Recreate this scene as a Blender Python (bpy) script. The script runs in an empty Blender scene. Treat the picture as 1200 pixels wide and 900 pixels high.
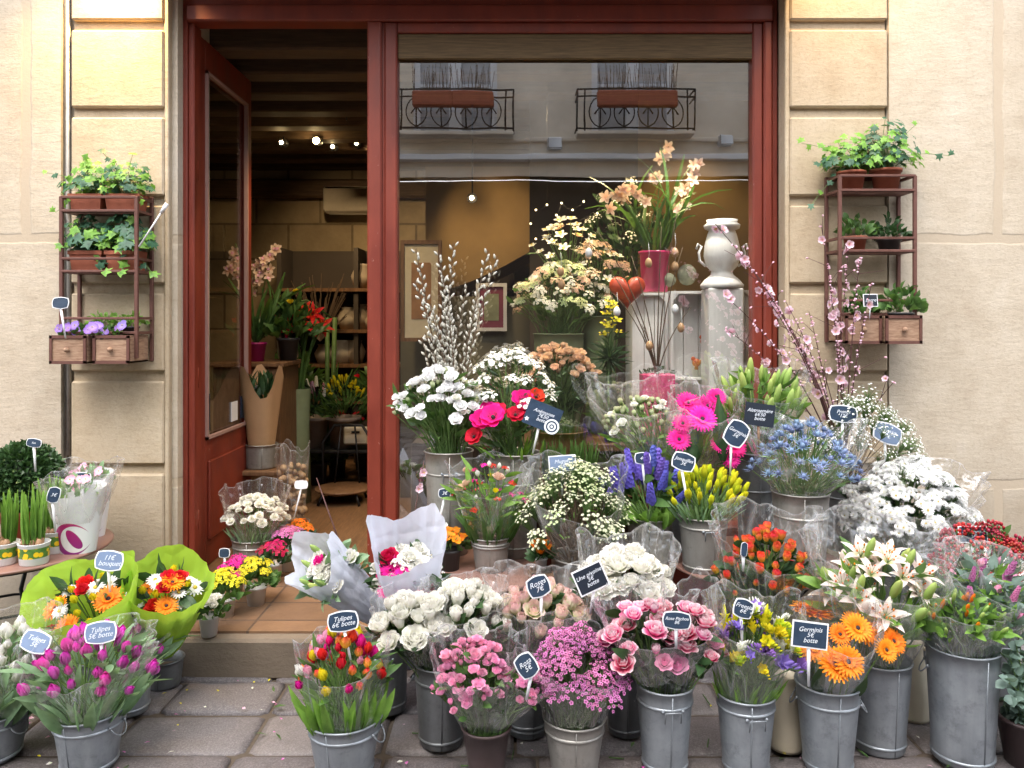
import bpy, math, random
from mathutils import Vector, Matrix, Quaternion
R = random.Random(11)
PI = math.pi
SC = bpy.context.scene
COL = SC.collection
# camera model: eye height H, focal length F (in pixels of a 1200 wide frame), horizon row HY
H, F, HX, HY = 1.45, 930.0, 600.0, 375.0
def P(px, py, Y): return Vector(((px-HX)/F*Y, Y, H-(py-HY)/F*Y))
def GY(py, z=0.0): return (H-z)*F/(py-HY)          # depth of a point at height z seen on row py
def lerp(a, b, t): return a+(b-a)*t
def U(a, b): return R.uniform(a, b)
def V(*a): return Vector(a)

# ------------------------------------------------------------------ mesh builder
class MB:
    def __init__(s):
        s.v=[]; s.f=[]; s.m=[]; s.u=[]; s.x=None
    def vert(s, p, u=0.0):
        if s.x is not None: p = s.x @ Vector(p)
        s.v.append((p[0],p[1],p[2])); s.u.append(u); return len(s.v)-1
    def face(s, ids, m=0): s.f.append(tuple(ids)); s.m.append(m)
    def poly(s, pts, m=0, u=0.0): s.face([s.vert(p,u) for p in pts], m)
    def grid(s, rows, m=0, us=None, close=False):
        idx=[[s.vert(p, us[i] if us else 0.0) for p in r] for i,r in enumerate(rows)]
        n=len(idx[0])
        for i in range(len(idx)-1):
            for j in range(n if close else n-1):
                k=(j+1)%n
                s.face((idx[i][j], idx[i][k], idx[i+1][k], idx[i+1][j]), m)
        return idx
    def box(s, x0,x1,y0,y1,z0,z1, m=0, b=0.0):
        if b<=0:
            p=[(x0,y0,z0),(x1,y0,z0),(x1,y1,z0),(x0,y1,z0),(x0,y0,z1),(x1,y0,z1),(x1,y1,z1),(x0,y1,z1)]
            i=[s.vert(q) for q in p]
            for f in ((3,2,1,0),(4,5,6,7),(0,1,5,4),(1,2,6,5),(2,3,7,6),(3,0,4,7)): s.face([i[k] for k in f], m)
            return
        # chamfered box
        ax=((x0,x1),(y0,y1),(z0,z1)); idx={}
        for sx in (0,1):
            for sy in (0,1):
                for sz in (0,1):
                    for a in range(3):
                        c=[]
                        for d,sd in enumerate((sx,sy,sz)):
                            q=ax[d][sd]
                            if d!=a: q+= b if sd==0 else -b
                            c.append(q)
                        idx[(sx,sy,sz,a)]=s.vert(c)
        I=idx
        def g(*k): return I[k]
        for a in range(3):
            o=[d for d in range(3) if d!=a]
            for sd in (0,1):
                ring=[]
                for (p,q) in ((0,0),(1,0),(1,1),(0,1)):
                    k=[0,0,0]; k[a]=sd; k[o[0]]=p; k[o[1]]=q; ring.append(I[(k[0],k[1],k[2],a)])
                if (sd==0)^(a==1): ring.reverse()
                s.face(ring, m)
        for a in range(3):            # edges along axis a
            o=[d for d in range(3) if d!=a]
            for p in (0,1):
                for q in (0,1):
                    k0=[0,0,0]; k1=[0,0,0]; k0[a]=0;k1[a]=1
                    k0[o[0]]=k1[o[0]]=p; k0[o[1]]=k1[o[1]]=q
                    r=[I[(*k0,o[0])],I[(*k0,o[1])],I[(*k1,o[1])],I[(*k1,o[0])]]
                    s.face(r, m)
        for sx in (0,1):
            for sy in (0,1):
                for sz in (0,1): s.face([I[(sx,sy,sz,0)],I[(sx,sy,sz,1)],I[(sx,sy,sz,2)]], m)
    def tube(s, pts, r, n=6, m=0, u0=0.0, u1=1.0, cap=True):
        pts=[Vector(p) for p in pts]; k=len(pts)
        rr=r if isinstance(r,(list,tuple)) else [r]*k
        ref=None; rows=[]
        for i,p in enumerate(pts):
            d=(pts[min(i+1,k-1)]-pts[max(i-1,0)])
            if d.length<1e-9: d=Vector((0,0,1))
            d.normalize()
            if ref is None: ref=d.orthogonal().normalized()
            ref=(ref-d*ref.dot(d))
            ref = ref.normalized() if ref.length>1e-6 else d.orthogonal().normalized()
            b=d.cross(ref)
            rows.append([p+(ref*math.cos(2*PI*j/n)+b*math.sin(2*PI*j/n))*rr[i] for j in range(n)])
        idx=s.grid(rows, m, [lerp(u0,u1,i/max(1,k-1)) for i in range(k)], True)
        if cap and n>2:
            s.face(idx[0][::-1], m); s.face(idx[-1], m)
    def lathe(s, prof, n=24, m=0, c=(0,0,0)):
        rows=[[(c[0]+r*math.cos(2*PI*j/n), c[1]+r*math.sin(2*PI*j/n), c[2]+z) for j in range(n)] for r,z in prof]
        s.grid(rows, m, [i/(len(prof)-1) for i in range(len(prof))], True)
    def ball(s, c, r, nu=8, nv=5, m=0, sz=1.0):
        s.lathe([(max(1e-5,r*math.sin(PI*i/nv)), -r*sz*math.cos(PI*i/nv)) for i in range(nv+1)], nu, m, c)
    def petal(s, L, W, t0, t1, az=0.0, r0=0.0, z0=0.0, cup=0.3, sh='round', nu=4, nv=4, ruf=0.0, m=0, off=0.0):
        a_,b_={'round':(.6,.3),'lance':(.7,1.0),'strap':(.2,.35),'oval':(.8,.8),'blade':(.15,.9)}[sh]
        us=a_/(a_+b_); mx=us**a_*(1-us)**b_
        ca,sa=math.cos(az),math.sin(az); r=r0;z=z0; rows=[];uu=[]
        for i in range(nu+1):
            u=i/nu
            if i>0:
                am=math.radians(t0+(t1-t0)*(u-.5/nu)); r+=math.sin(am)*L/nu; z+=math.cos(am)*L/nu
            a=math.radians(t0+(t1-t0)*u)
            un=min(.985,max(.02,u)); w=W*.5*(un**a_*(1-un)**b_)/mx
            nr,nz=-math.cos(a),math.sin(a); row=[]
            for j in range(nv+1):
                v=-1+2*j/nv
                o=cup*w*v*v+off+ruf*L*u*u*math.sin(v*6+az*5+u*3)
                R_=r+nr*o; Z_=z+nz*o; t=w*v
                row.append((ca*R_-sa*t, sa*R_+ca*t, Z_))
            rows.append(row); uu.append(u)
        s.grid(rows, m, uu)
    def mesh(s, name, mats, smooth=True):
        me=bpy.data.meshes.new(name); me.from_pydata(s.v,[],s.f)
        for mt in (mats if isinstance(mats,(list,tuple)) else [mats]): me.materials.append(mt)
        if any(s.m): me.polygons.foreach_set('material_index', s.m)
        if smooth: me.polygons.foreach_set('use_smooth',[True]*len(s.f))
        at=me.attributes.new('u','FLOAT','POINT'); at.data.foreach_set('value', s.u)
        me.update(); return me

def worg(o):
    p=Vector((0,0,0))
    while o is not None: p+=o.location; o=o.parent
    return p
def build(name, mb, mats, parent=None, smooth=True, world=True, kind=None):
    """one mesh object from world-space coordinates, re-based on its parent's (or its own) origin"""
    if parent is not None:
        o0=worg(parent) if world else Vector((0,0,0)); loc=Vector((0,0,0))
    else:
        xs=[v[0] for v in mb.v]; ys=[v[1] for v in mb.v]; zs=[v[2] for v in mb.v]
        o0=Vector(((min(xs)+max(xs))/2,(min(ys)+max(ys))/2,min(zs))); loc=o0
    mb.v=[(a-o0.x,b-o0.y,c-o0.z) for a,b,c in mb.v]
    o=bpy.data.objects.new(name, mb.mesh(name,mats,smooth)); COL.objects.link(o)
    o.location=loc
    if parent is not None: o.parent=parent
    if kind: o['kind']=kind
    return o
def thing(name, label, cat, loc, group=None):
    o=bpy.data.objects.new(name,None); COL.objects.link(o); o.location=loc
    o.empty_display_size=.05
    o['label']=label; o['category']=cat
    if group: o['group']=group
    return o
def tag(o,label,cat,group=None):
    o['label']=label; o['category']=cat
    if group: o['group']=group
    return o
def inst(name, me, parent, loc, quat, sc):
    """a part sharing mesh data, loc in world space"""
    o=bpy.data.objects.new(name,me); COL.objects.link(o); o.parent=parent
    o.location=Vector(loc)-worg(parent); o.rotation_mode='QUATERNION'; o.rotation_quaternion=quat
    o.scale=(sc,sc,sc); return o

# ------------------------------------------------------------------ materials
class NT:
    def __init__(s,name):
        s.mat=bpy.data.materials.new(name); s.mat.use_nodes=True; s.t=s.mat.node_tree; s.t.nodes.clear()
        s.out=s.n('ShaderNodeOutputMaterial')
    def n(s,typ,**kw):
        nd=s.t.nodes.new(typ)
        for k,v in kw.items():
            if k in ('i',):
                for a,b in v.items():
                    nd.inputs[a].default_value=b
            else: setattr(nd,k,v)
        return nd
    def l(s,a,b): s.t.links.new(a,b)
    def coord(s,k='Object'): return s.n('ShaderNodeTexCoord').outputs[k]
    def pos(s): return s.n('ShaderNodeNewGeometry').outputs['Position']
    def noise(s,vec,scale,detail=4,rough=.6,map_=None):
        nd=s.n('ShaderNodeTexNoise',i={'Scale':scale,'Detail':detail,'Roughness':rough})
        if map_:
            mp=s.n('ShaderNodeMapping',i={'Scale':map_}); s.l(vec,mp.inputs['Vector']); vec=mp.outputs[0]
        s.l(vec,nd.inputs['Vector']); return nd.outputs['Fac']
    def ramp(s,fac,stops):
        nd=s.n('ShaderNodeValToRGB'); e=nd.color_ramp.elements
        while len(e)<len(stops): e.new(.5)
        for k,(p,c) in enumerate(stops):
            e[k].position=p; e[k].color=(*c,1) if len(c)==3 else c
        s.l(fac,nd.inputs[0]); return nd.outputs['Color']
    def mix(s,fac,a,b,mode='MIX'):
        nd=s.n('ShaderNodeMix',data_type='RGBA',blend_type=mode)
        for sock,val in ((nd.inputs['Factor'],fac),(nd.inputs['A'],a),(nd.inputs['B'],b)):
            if hasattr(val,'links'): s.l(val,sock)
            elif isinstance(val,(int,float)): sock.default_value=val
            else: sock.default_value=(*val,1) if len(val)==3 else val
        return nd.outputs['Result']
    def math(s,op,a,b=0.0,clamp=False):
        nd=s.n('ShaderNodeMath',operation=op,use_clamp=clamp)
        for k,val in ((0,a),(1,b)):
            if hasattr(val,'links'): s.l(val,nd.inputs[k])
            else: nd.inputs[k].default_value=val
        return nd.outputs[0]
    def bump(s,h,strength=.3,dist=.01):
        nd=s.n('ShaderNodeBump',i={'Strength':strength,'Distance':dist}); s.l(h,nd.inputs['Height']); return nd.outputs[0]
    def pbr(s,col,rough=.6,metal=0.0,normal=None,spec=.5,**kw):
        nd=s.n('ShaderNodeBsdfPrincipled')
        for sock,val in (('Base Color',col),('Roughness',rough),('Metallic',metal),('Specular IOR Level',spec)):
            if hasattr(val,'links'): s.l(val,nd.inputs[sock])
            elif isinstance(val,(int,float)): nd.inputs[sock].default_value=val
            else: nd.inputs[sock].default_value=(*val,1)
        for k,v in kw.items(): nd.inputs[k].default_value=v
        if normal is not None: s.l(normal,nd.inputs['Normal'])
        return nd
    def done(s,sh):
        s.l(sh.outputs[0] if hasattr(sh,'outputs') else sh, s.out.inputs['Surface']); return s.mat

def plain(name,c,rough=.6,metal=0.0,var=.12,nscale=25,bump=0.0,spec=.5):
    t=NT(name); f=t.noise(t.coord(),nscale)
    col=t.mix(f,[x*(1-var) for x in c],[min(1,x*(1+var)) for x in c])
    nm=t.bump(t.noise(t.coord(),nscale*4),bump,.004) if bump else None
    return t.done(t.pbr(col,rough,metal,nm,spec))

def petal_mat(name, base, tip, mid=None, tr=.35, hue=.02, val=.18, rough=.55, edge=.55):
    """petal colour runs from the petal's foot to its tip; each flower differs a little"""
    t=NT(name)
    u=t.n('ShaderNodeAttribute',attribute_name='u').outputs['Fac']
    u=t.math('ADD',u,t.math('MULTIPLY',t.math('SUBTRACT',t.noise(t.coord(),90,3),.5),.25))
    st=[(.05,base),(.9,tip)] if mid is None else [(.05,base),(edge,mid),(.95,tip)]
    col=t.ramp(u,st)
    rnd=t.n('ShaderNodeObjectInfo').outputs['Random']
    hs=t.n('ShaderNodeHueSaturation'); t.l(col,hs.inputs['Color'])
    t.l(t.math('ADD',t.math('MULTIPLY',rnd,2*hue),.5-hue),hs.inputs['Hue'])
    r2=t.math('FRACT',t.math('MULTIPLY',rnd,7.31))
    t.l(t.math('ADD',t.math('MULTIPLY',r2,2*val),1-val),hs.inputs['Value'])
    nm=t.bump(t.noise(t.coord(),220,2,.5,(1,1,.25)),.25,.002)
    p=t.pbr(hs.outputs[0],rough,0,nm,.3)
    tl=t.n('ShaderNodeBsdfTranslucent'); t.l(hs.outputs[0],tl.inputs['Color'])
    mx=t.n('ShaderNodeMixShader',i={0:tr}); t.l(p.outputs[0],mx.inputs[1]); t.l(tl.outputs[0],mx.inputs[2])
    return t.done(mx)

def leaf_mat(name, c1, c2, tr=.3, rough=.45, scale=30):
    t=NT(name)
    u=t.n('ShaderNodeAttribute',attribute_name='u').outputs['Fac']
    f=t.math('ADD',t.math('MULTIPLY',t.noise(t.pos(),scale,3),.8),t.math('MULTIPLY',u,.35))
    col=t.ramp(f,[(.3,c1),(.75,c2)])
    nm=t.bump(t.noise(t.coord(),160,2),.3,.002)
    p=t.pbr(col,rough,0,nm,.4)
    tl=t.n('ShaderNodeBsdfTranslucent'); t.l(t.mix(.5,col,(c2[0]*1.2,c2[1]*1.3,c2[2]*.6)),tl.inputs['Color'])
    mx=t.n('ShaderNodeMixShader',i={0:tr}); t.l(p.outputs[0],mx.inputs[1]); t.l(tl.outputs[0],mx.inputs[2])
    return t.done(mx)

def film_mat(name, tint=(1,1,1), milky=.04, gloss=.10, rough=.13, col=(.92,.94,.98)):
    """clear crinkled cellophane: glossy sky reflections, plus highlights painted white on creases and cut edge"""
    t=NT(name); pos=t.pos()
    big=t.noise(pos,8,3,.55); crease=t.noise(pos,26,4,.6,(1,1,.45))
    h=t.math('ADD',t.math('MULTIPLY',big,1.6),t.math('MULTIPLY',crease,.35))
    nm=t.bump(h,.75,.03)
    fr=t.n('ShaderNodeLayerWeight',i={'Blend':.3}); t.l(nm,fr.inputs['Normal'])
    tp=t.n('ShaderNodeBsdfTransparent',i={'Color':(*tint,1)})
    gl=t.n('ShaderNodeBsdfGlossy',i={'Color':(1,1,1,1),'Roughness':rough}); t.l(nm,gl.inputs['Normal'])
    df=t.n('ShaderNodeBsdfDiffuse',i={'Color':(*col,1)}); t.l(nm,df.inputs['Normal'])
    tl=t.n('ShaderNodeBsdfTranslucent',i={'Color':(*col,1)})
    m0=t.n('ShaderNodeMixShader',i={0:.6}); t.l(df.outputs[0],m0.inputs[1]); t.l(tl.outputs[0],m0.inputs[2])
    m1=t.n('ShaderNodeMixShader'); t.l(t.math('ADD',t.math('MULTIPLY',t.math('POWER',fr.outputs['Facing'],1.6),.55),gloss,True),m1.inputs[0])
    t.l(tp.outputs[0],m1.inputs[1]); t.l(gl.outputs[0],m1.inputs[2])
    ln=t.noise(pos,10,1,.4,(1.2,1.2,.16))
    line=t.math('SUBTRACT',1.0,t.math('MULTIPLY',t.math('ABSOLUTE',t.math('SUBTRACT',ln,.5)),38.0),True)  # highlights along the creases, painted as white lines
    u=t.n('ShaderNodeAttribute',attribute_name='u').outputs['Fac']
    edge=t.math('MULTIPLY',t.math('SUBTRACT',u,.965,True),9.0)  # light caught by the cut edge, painted as extra white
    sf=t.math('ADD',t.math('MULTIPLY',line,.24),t.math('ADD',edge,t.math('MULTIPLY',t.math('SUBTRACT',big,.58,True),.5)))
    m2=t.n('ShaderNodeMixShader'); t.l(t.math('ADD',sf,milky,True),m2.inputs[0])
    t.l(m1.outputs[0],m2.inputs[1]); t.l(m0.outputs[0],m2.inputs[2])
    return t.done(m2)

M={}
def stone_mat(name, c1, c2, c3, joints=None):
    t=NT(name); pos=t.pos()
    big=t.noise(pos,1.1,5,.6); med=t.noise(pos,7,6,.65); fine=t.noise(pos,60,4,.7)
    tool=t.noise(pos,15,5,.75,(.6,1,1.5))
    f=t.math('ADD',t.math('MULTIPLY',big,.55),t.math('MULTIPLY',med,.45))
    col=t.ramp(f,[(.30,c2),(.52,c1),(.72,c3)])
    col=t.mix(t.math('MULTIPLY',t.math('SUBTRACT',fine,.5,True),1.5),col,[x*.62 for x in c2])
    sep=t.n('ShaderNodeSeparateXYZ'); t.l(pos,sep.inputs[0])
    # grime rising from the pavement
    gr=t.math('MULTIPLY',t.math('SUBTRACT',1.0,t.math('MULTIPLY',sep.outputs['Z'],1.1),True),t.math('ADD',med,.25))
    col=t.mix(t.math('MULTIPLY',gr,.75,True),col,(.17,.135,.10))
    if joints:
        # wide smooth mortar bands of the ashlar wall
        cmb=t.n('ShaderNodeCombineXYZ'); wob=t.math('MULTIPLY',t.math('SUBTRACT',t.noise(pos,3,4),.5),.05)
        t.l(t.math('ADD',sep.outputs['X'],wob),cmb.inputs[0]); t.l(t.math('ADD',sep.outputs['Z'],t.math('ADD',wob,joints[2])),cmb.inputs[1])
        br=t.n('ShaderNodeTexBrick',offset=.5,i={'Scale':1.0,'Mortar Size':.028,'Mortar Smooth':.35,'Brick Width':joints[0],'Row Height':joints[1]})
        t.l(cmb.outputs[0],br.inputs['Vector'])
        jf=br.outputs['Fac']
        col=t.mix(t.math('MULTIPLY',jf,.8),col,joints[3])
        h=t.math('ADD',t.math('MULTIPLY',tool,t.math('SUBTRACT',1.0,jf)),t.math('MULTIPLY',fine,.3))
    else: h=t.math('ADD',t.math('MULTIPLY',tool,.8),t.math('MULTIPLY',fine,.35))
    pits=t.n('ShaderNodeTexVoronoi',i={'Scale':38}); t.l(pos,pits.inputs['Vector'])
    pit=t.math('LESS_THAN',pits.outputs['Distance'],t.math('MULTIPLY',med,.22))
    h=t.math('SUBTRACT',h,t.math('MULTIPLY',pit,.5))
    return t.done(t.pbr(col,.85,0,t.bump(h,.38,.012),.2))

M['wall']=stone_mat('pale_rough_limestone',(.49,.43,.345),(.385,.32,.24),(.57,.52,.445),(1.55,1.18,.52,(.43,.36,.275)))
M['pier']=stone_mat('honey_limestone_blocks',(.47,.385,.275),(.375,.29,.19),(.54,.465,.36))
M['stepstone']=stone_mat('worn_brown_step_stone',(.20,.165,.135),(.12,.095,.078),(.28,.245,.205))
M['stonedk']=stone_mat('grimy_base_stone',(.22,.18,.145),(.15,.12,.095),(.29,.245,.20))

def red_paint():
    t=NT('worn_oxblood_paint'); pos=t.pos()
    n=t.noise(pos,9,5,.6,(1,1,.3)); 
    col=t.ramp(n,[(.3,(.125,.016,.008)),(.7,(.215,.032,.014))])
    chip=t.noise(pos,55,4,.75,(1,1,.5)); ck=t.ramp(chip,[(.69,(0,0,0)),(.72,(1,1,1))])
    sp=t.n('ShaderNodeSeparateColor'); t.l(ck,sp.inputs[0])
    col=t.mix(t.math('MULTIPLY',sp.outputs[0],.55),col,(.50,.36,.33))
    return t.done(t.pbr(col,t.math('ADD',.34,t.math('MULTIPLY',n,.35)),0,t.bump(t.noise(pos,40,3,.6,(1,1,.15)),.15,.004),.5))
M['red']=red_paint()

def zinc(name,c1,c2,rough=.42,metal=.55):
    t=NT(name); o=t.coord(); 
    rnd=t.n('ShaderNodeObjectInfo').outputs['Random']
    add=t.n('ShaderNodeVectorMath',operation='ADD'); t.l(t.pos(),add.inputs[0])
    cb=t.n('ShaderNodeCombineXYZ'); t.l(t.math('MULTIPLY',rnd,9.0),cb.inputs[0]); t.l(cb.outputs[0],add.inputs[1])
    a=t.noise(add.outputs[0],9,6,.65); st=t.noise(add.outputs[0],26,4,.6,(1,1,.12))
    sc=t.noise(add.outputs[0],70,3,.8)
    col=t.ramp(t.math('ADD',t.math('MULTIPLY',a,.6),t.math('MULTIPLY',st,.4)),[(.32,c1),(.68,c2)])
    sp=t.ramp(sc,[(.70,(0,0,0)),(.78,(1,1,1))])
    s2=t.n('ShaderNodeSeparateColor'); t.l(sp,s2.inputs[0])
    dk=t.noise(add.outputs[0],17,6,.75); col=t.mix(t.math('MULTIPLY',t.math('SUBTRACT',dk,.52,True),3.0,True),col,[x*.55 for x in c1]); col=t.mix(t.math('MULTIPLY',s2.outputs[0],.5),col,(.66,.66,.64))
    return t.done(t.pbr(col,t.math('ADD',rough-.1,t.math('MULTIPLY',a,.25)),metal,t.bump(a,.18,.006),.5))
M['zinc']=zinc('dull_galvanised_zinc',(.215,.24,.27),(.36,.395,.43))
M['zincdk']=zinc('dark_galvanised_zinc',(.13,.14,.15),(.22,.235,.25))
M['zincwarm']=zinc('warm_grey_zinc',(.25,.24,.22),(.38,.37,.35))
M['brownplastic']=plain('dark_brown_plastic',(.055,.035,.035),.4,0,.2)
M['blackplastic']=plain('matt_black_plastic',(.035,.035,.038),.5)
M['cream']=plain('cream_enamel',(.58,.52,.40),.4,0,.12,12,.1)
M['whitepot']=plain('white_plastic_pot',(.68,.69,.70),.4,0,.05)
M['terracotta']=plain('terracotta_pot',(.30,.085,.045),.75,0,.25,18,.2)
M['iron']=plain('black_iron',(.02,.02,.022),.45,.6)
M['rust']=plain('rust_brown_rail',(.13,.055,.042),.55,.2,.35,40,.2)
M['tabletop']=plain('brown_round_tabletop',(.23,.125,.10),.38,0,.22,14,.1)
def wood(name,c1,c2,rough=.6,sc=(1,1,8)):
    t=NT(name); n=t.noise(t.pos(),9,6,.65,sc)
    return t.done(t.pbr(t.ramp(n,[(.3,c1),(.7,c2)]),rough,0,t.bump(n,.3,.004),.3))
M['drawer']=wood('weathered_drawer_wood',(.20,.11,.07),(.42,.28,.19),.7,(2,2,12))
M['beam']=wood('brown_ceiling_beam',(.055,.032,.018),(.12,.075,.04),.7,(.6,8,8))
M['valance']=wood('brown_window_valance',(.055,.032,.012),(.15,.095,.04),.6,(.7,6,14))
M['intwood']=wood('brown_shop_wood',(.10,.05,.025),(.22,.12,.06),.5,(6,6,1))
M['whitewood']=wood('white_washed_crate_wood',(.72,.71,.69),(.84,.83,.81),.7,(6,6,1))
M['kraft']=plain('brown_kraft_paper',(.40,.24,.125),.75,0,.12,14,.3)
def paper(name,c,tr=.35,rough=.5,spec=.3):
    t=NT(name); n=t.noise(t.pos(),18,5,.6); v=t.n('ShaderNodeTexVoronoi',feature='DISTANCE_TO_EDGE',i={'Scale':11}); t.l(t.pos(),v.inputs['Vector']); n=t.math('ADD',n,t.math('MULTIPLY',t.math('MINIMUM',v.outputs['Distance'],.25),3.0)); nm=t.bump(n,.3,.012)
    p=t.pbr(c,rough,0,nm,spec); tl=t.n('ShaderNodeBsdfTranslucent',i={'Color':(*c,1)})
    mx=t.n('ShaderNodeMixShader',i={0:tr}); t.l(p.outputs[0],mx.inputs[1]); t.l(tl.outputs[0],mx.inputs[2]); return t.done(mx)
M['greenpaper']=paper('lime_green_wrapping_paper',(.42,.68,.07),.4)
M['bluepaper']=paper('pale_blue_white_paper',(.72,.76,.89),.35,.3,.5)
M['film']=film_mat('clear_cellophane')
M['filmpink']=film_mat('pink_tinted_cellophane',(.98,.93,.95),.1,.10,.16,(.9,.72,.8))
M['slate']=plain('blue_grey_slate_board',(.03,.05,.085),.25,0,.5,30,0,.6)
M['slatepale']=plain('pale_blue_slate_board',(.16,.22,.34),.3,0,.2,30,0,.6)
M['slateblack']=plain('black_slate_board',(.014,.02,.032),.35,0,.3,30,0,.6)
M['white']=plain('white_plastic',(.80,.82,.86),.35,0,.03)
M['chalk']=plain('white_chalk_marker',(.66,.71,.78),.6,0,.02)
M['soil']=plain('dark_potting_soil',(.035,.024,.016),.95,0,.4,60,.6)

# foliage
M['leaf']=leaf_mat('mid_green_leaf',(.030,.075,.022),(.10,.20,.05))
M['leafdk']=leaf_mat('dark_green_leaf',(.012,.035,.014),(.045,.10,.035))
M['leaflt']=leaf_mat('fresh_green_leaf',(.07,.17,.03),(.22,.40,.07))
M['leafgrey']=leaf_mat('grey_green_tulip_leaf',(.11,.21,.11),(.27,.42,.24))
M['euc']=leaf_mat('blue_grey_eucalyptus_leaf',(.07,.12,.10),(.20,.29,.25))
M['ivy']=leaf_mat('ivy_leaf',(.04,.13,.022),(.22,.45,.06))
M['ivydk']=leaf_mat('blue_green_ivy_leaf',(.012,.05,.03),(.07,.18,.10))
M['box']=leaf_mat('boxwood_leaf',(.008,.025,.010),(.05,.11,.035),.15,.4,60)
M['stem']=leaf_mat('green_stem',(.05,.11,.03),(.14,.24,.07),.05)
M['twig']=plain('reddish_brown_twig',(.075,.028,.026),.6,0,.3,50)
M['twigbr']=plain('brown_twig',(.10,.065,.04),.7,0,.3,50)
# petals
pm=petal_mat
M['p_white']=pm('white_petal',(.76,.80,.60),(.90,.89,.87),None,.35,.01,.05)
M['p_cream']=pm('cream_rose_petal',(.82,.82,.66),(.91,.90,.85),None,.35,.015,.06)
M['p_spirea']=pm('greenish_cream_petal',(.50,.55,.30),(.74,.73,.58),None,.3,.02,.15)
M['p_purewhite']=pm('snow_white_petal',(.84,.87,.80),(.92,.92,.94),None,.35,.005,.04)
M['p_greenwhite']=pm('greenish_white_petal',(.42,.58,.14),(.74,.78,.55),None,.35,.02,.1)
M['p_creampink']=pm('cream_petal_blushed_pink',(.62,.70,.28),(.88,.62,.60),(.86,.82,.62),.35,.02,.1,.55,.66)
M['p_pinkwhite']=pm('deep_pink_petal_with_white_rim',(.55,.03,.14),(.88,.72,.76),(.78,.12,.30),.3,.02,.2,.55,.5)
M['p_pink']=pm('candy_pink_petal',(.90,.70,.77),(.89,.40,.60),None,.35,.015,.16)
M['p_hotpink']=pm('hot_pink_petal',(.72,.015,.22),(.86,.02,.36),None,.3,.015,.14)
M['p_magenta']=pm('magenta_petal',(.40,.06,.25),(.62,.24,.46),None,.3,.02,.25)
M['p_purple']=pm('purple_tulip_petal',(.72,.34,.60),(.70,.05,.46),None,.3,.02,.22)
M['p_violet']=pm('violet_petal',(.46,.34,.70),(.34,.19,.68),None,.3,.02,.15)
M['p_blue']=pm('blue_violet_petal',(.16,.13,.55),(.14,.12,.62),None,.25,.02,.25)
M['p_thistle']=pm('steel_blue_thistle',(.12,.17,.30),(.24,.33,.52),None,.1,.02,.25)
M['p_yellow']=pm('bright_yellow_petal',(.62,.62,.04),(.84,.70,.02),None,.35,.012,.12)
M['p_limeyellow']=pm('lime_yellow_bud',(.38,.55,.04),(.78,.78,.03),None,.35,.02,.14)
M['p_orange']=pm('orange_petal',(.85,.16,.01),(.88,.30,.015),None,.3,.012,.12)
M['p_redorange']=pm('red_rose_petal_with_yellow_foot',(.92,.70,.08),(.86,.10,.08),(.90,.36,.08),.3,.02,.12,.55,.68)
M['p_red']=pm('scarlet_petal',(.55,.01,.015),(.74,.02,.03),None,.3,.01,.15)
M['p_crimson']=pm('crimson_petal',(.35,.005,.05),(.60,.01,.12),None,.3,.02,.2)
M['p_peach']=pm('peach_petal',(.74,.46,.28),(.86,.66,.50),None,.3,.012,.1)
M['p_orchid']=pm('pale_pink_cream_orchid_petal',(.72,.42,.30),(.82,.66,.52),None,.35,.015,.1)
M['p_blossom']=pm('pale_pink_blossom_petal',(.80,.42,.56),(.87,.70,.80),None,.4,.01,.08)
M['p_lily']=pm('white_lily_petal_blushed_at_heart',(.55,.66,.25),(.86,.82,.76),(.84,.68,.62),.35,.01,.05,.5,.4)
M['p_bud']=pm('green_lily_bud',(.22,.42,.06),(.50,.62,.20),None,.25,.02,.15)
M['p_catkin']=pm('silver_willow_catkin',(.38,.36,.28),(.68,.67,.62),None,.1,.01,.12,.8)
M['p_berry']=pm('dark_red_berry',(.20,.012,.018),(.33,.02,.03),None,.0,.02,.3,.25)
M['eye']=plain('dark_flower_eye',(.018,.010,.012),.8)
M['eyeyellow']=plain('yellow_flower_eye',(.55,.42,.05),.8,0,.2,200)
# ------------------------------------------------------------------ flower heads (real size, metres, opening up +Z)
def f_rose(mb,open_=1.0,m=0):
    open_*=U(.55,1.12)
    for k,(n,L,W,a,b,r0,cup) in enumerate([(3,.030,.020,4,-28,.003,.9),(4,.034,.024,12,-14,.006,.75),
            (5,.038,.030,26*open_,6*open_,.008,.6),(5,.040,.036,42*open_,24*open_,.010,.5),(6,.037,.038,64*open_,58*open_,.010,.38)]):
        o=U(0,6.28)
        for i in range(n): mb.petal(L*U(.92,1.08),W,a+U(-5,5),b+U(-6,6),o+2*PI*i/n+U(-.15,.15),r0,U(0,.003),cup,'round',4,4,.03,m)
    mb.lathe([(.001,-.006),(.010,-.002),(.012,.006)],8,1)
def f_bud(mb,m=0):
    for (n,L,W,a,b,r0,cup) in [(3,.040,.026,6,-24,.004,.9),(4,.042,.032,14,-12,.007,.8),(4,.040,.032,22,2,.008,.6)]:
        o=U(0,6.28)
        for i in range(n): mb.petal(L*U(.93,1.07),W,a,b,o+2*PI*i/n,r0,0,cup,'round',4,4,.02,m)
    mb.lathe([(.001,-.008),(.010,-.003),(.012,.008)],8,1)
def f_tulip(mb,m=0):
    for k in range(2):
        o=U(0,6)
        for i in range(3): mb.petal(.050*U(.92,1.08),.034,34-4*k,-26+U(-5,8),o+k+2*PI*i/3,.002,0,.55,'oval',5,4,0,m)
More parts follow.
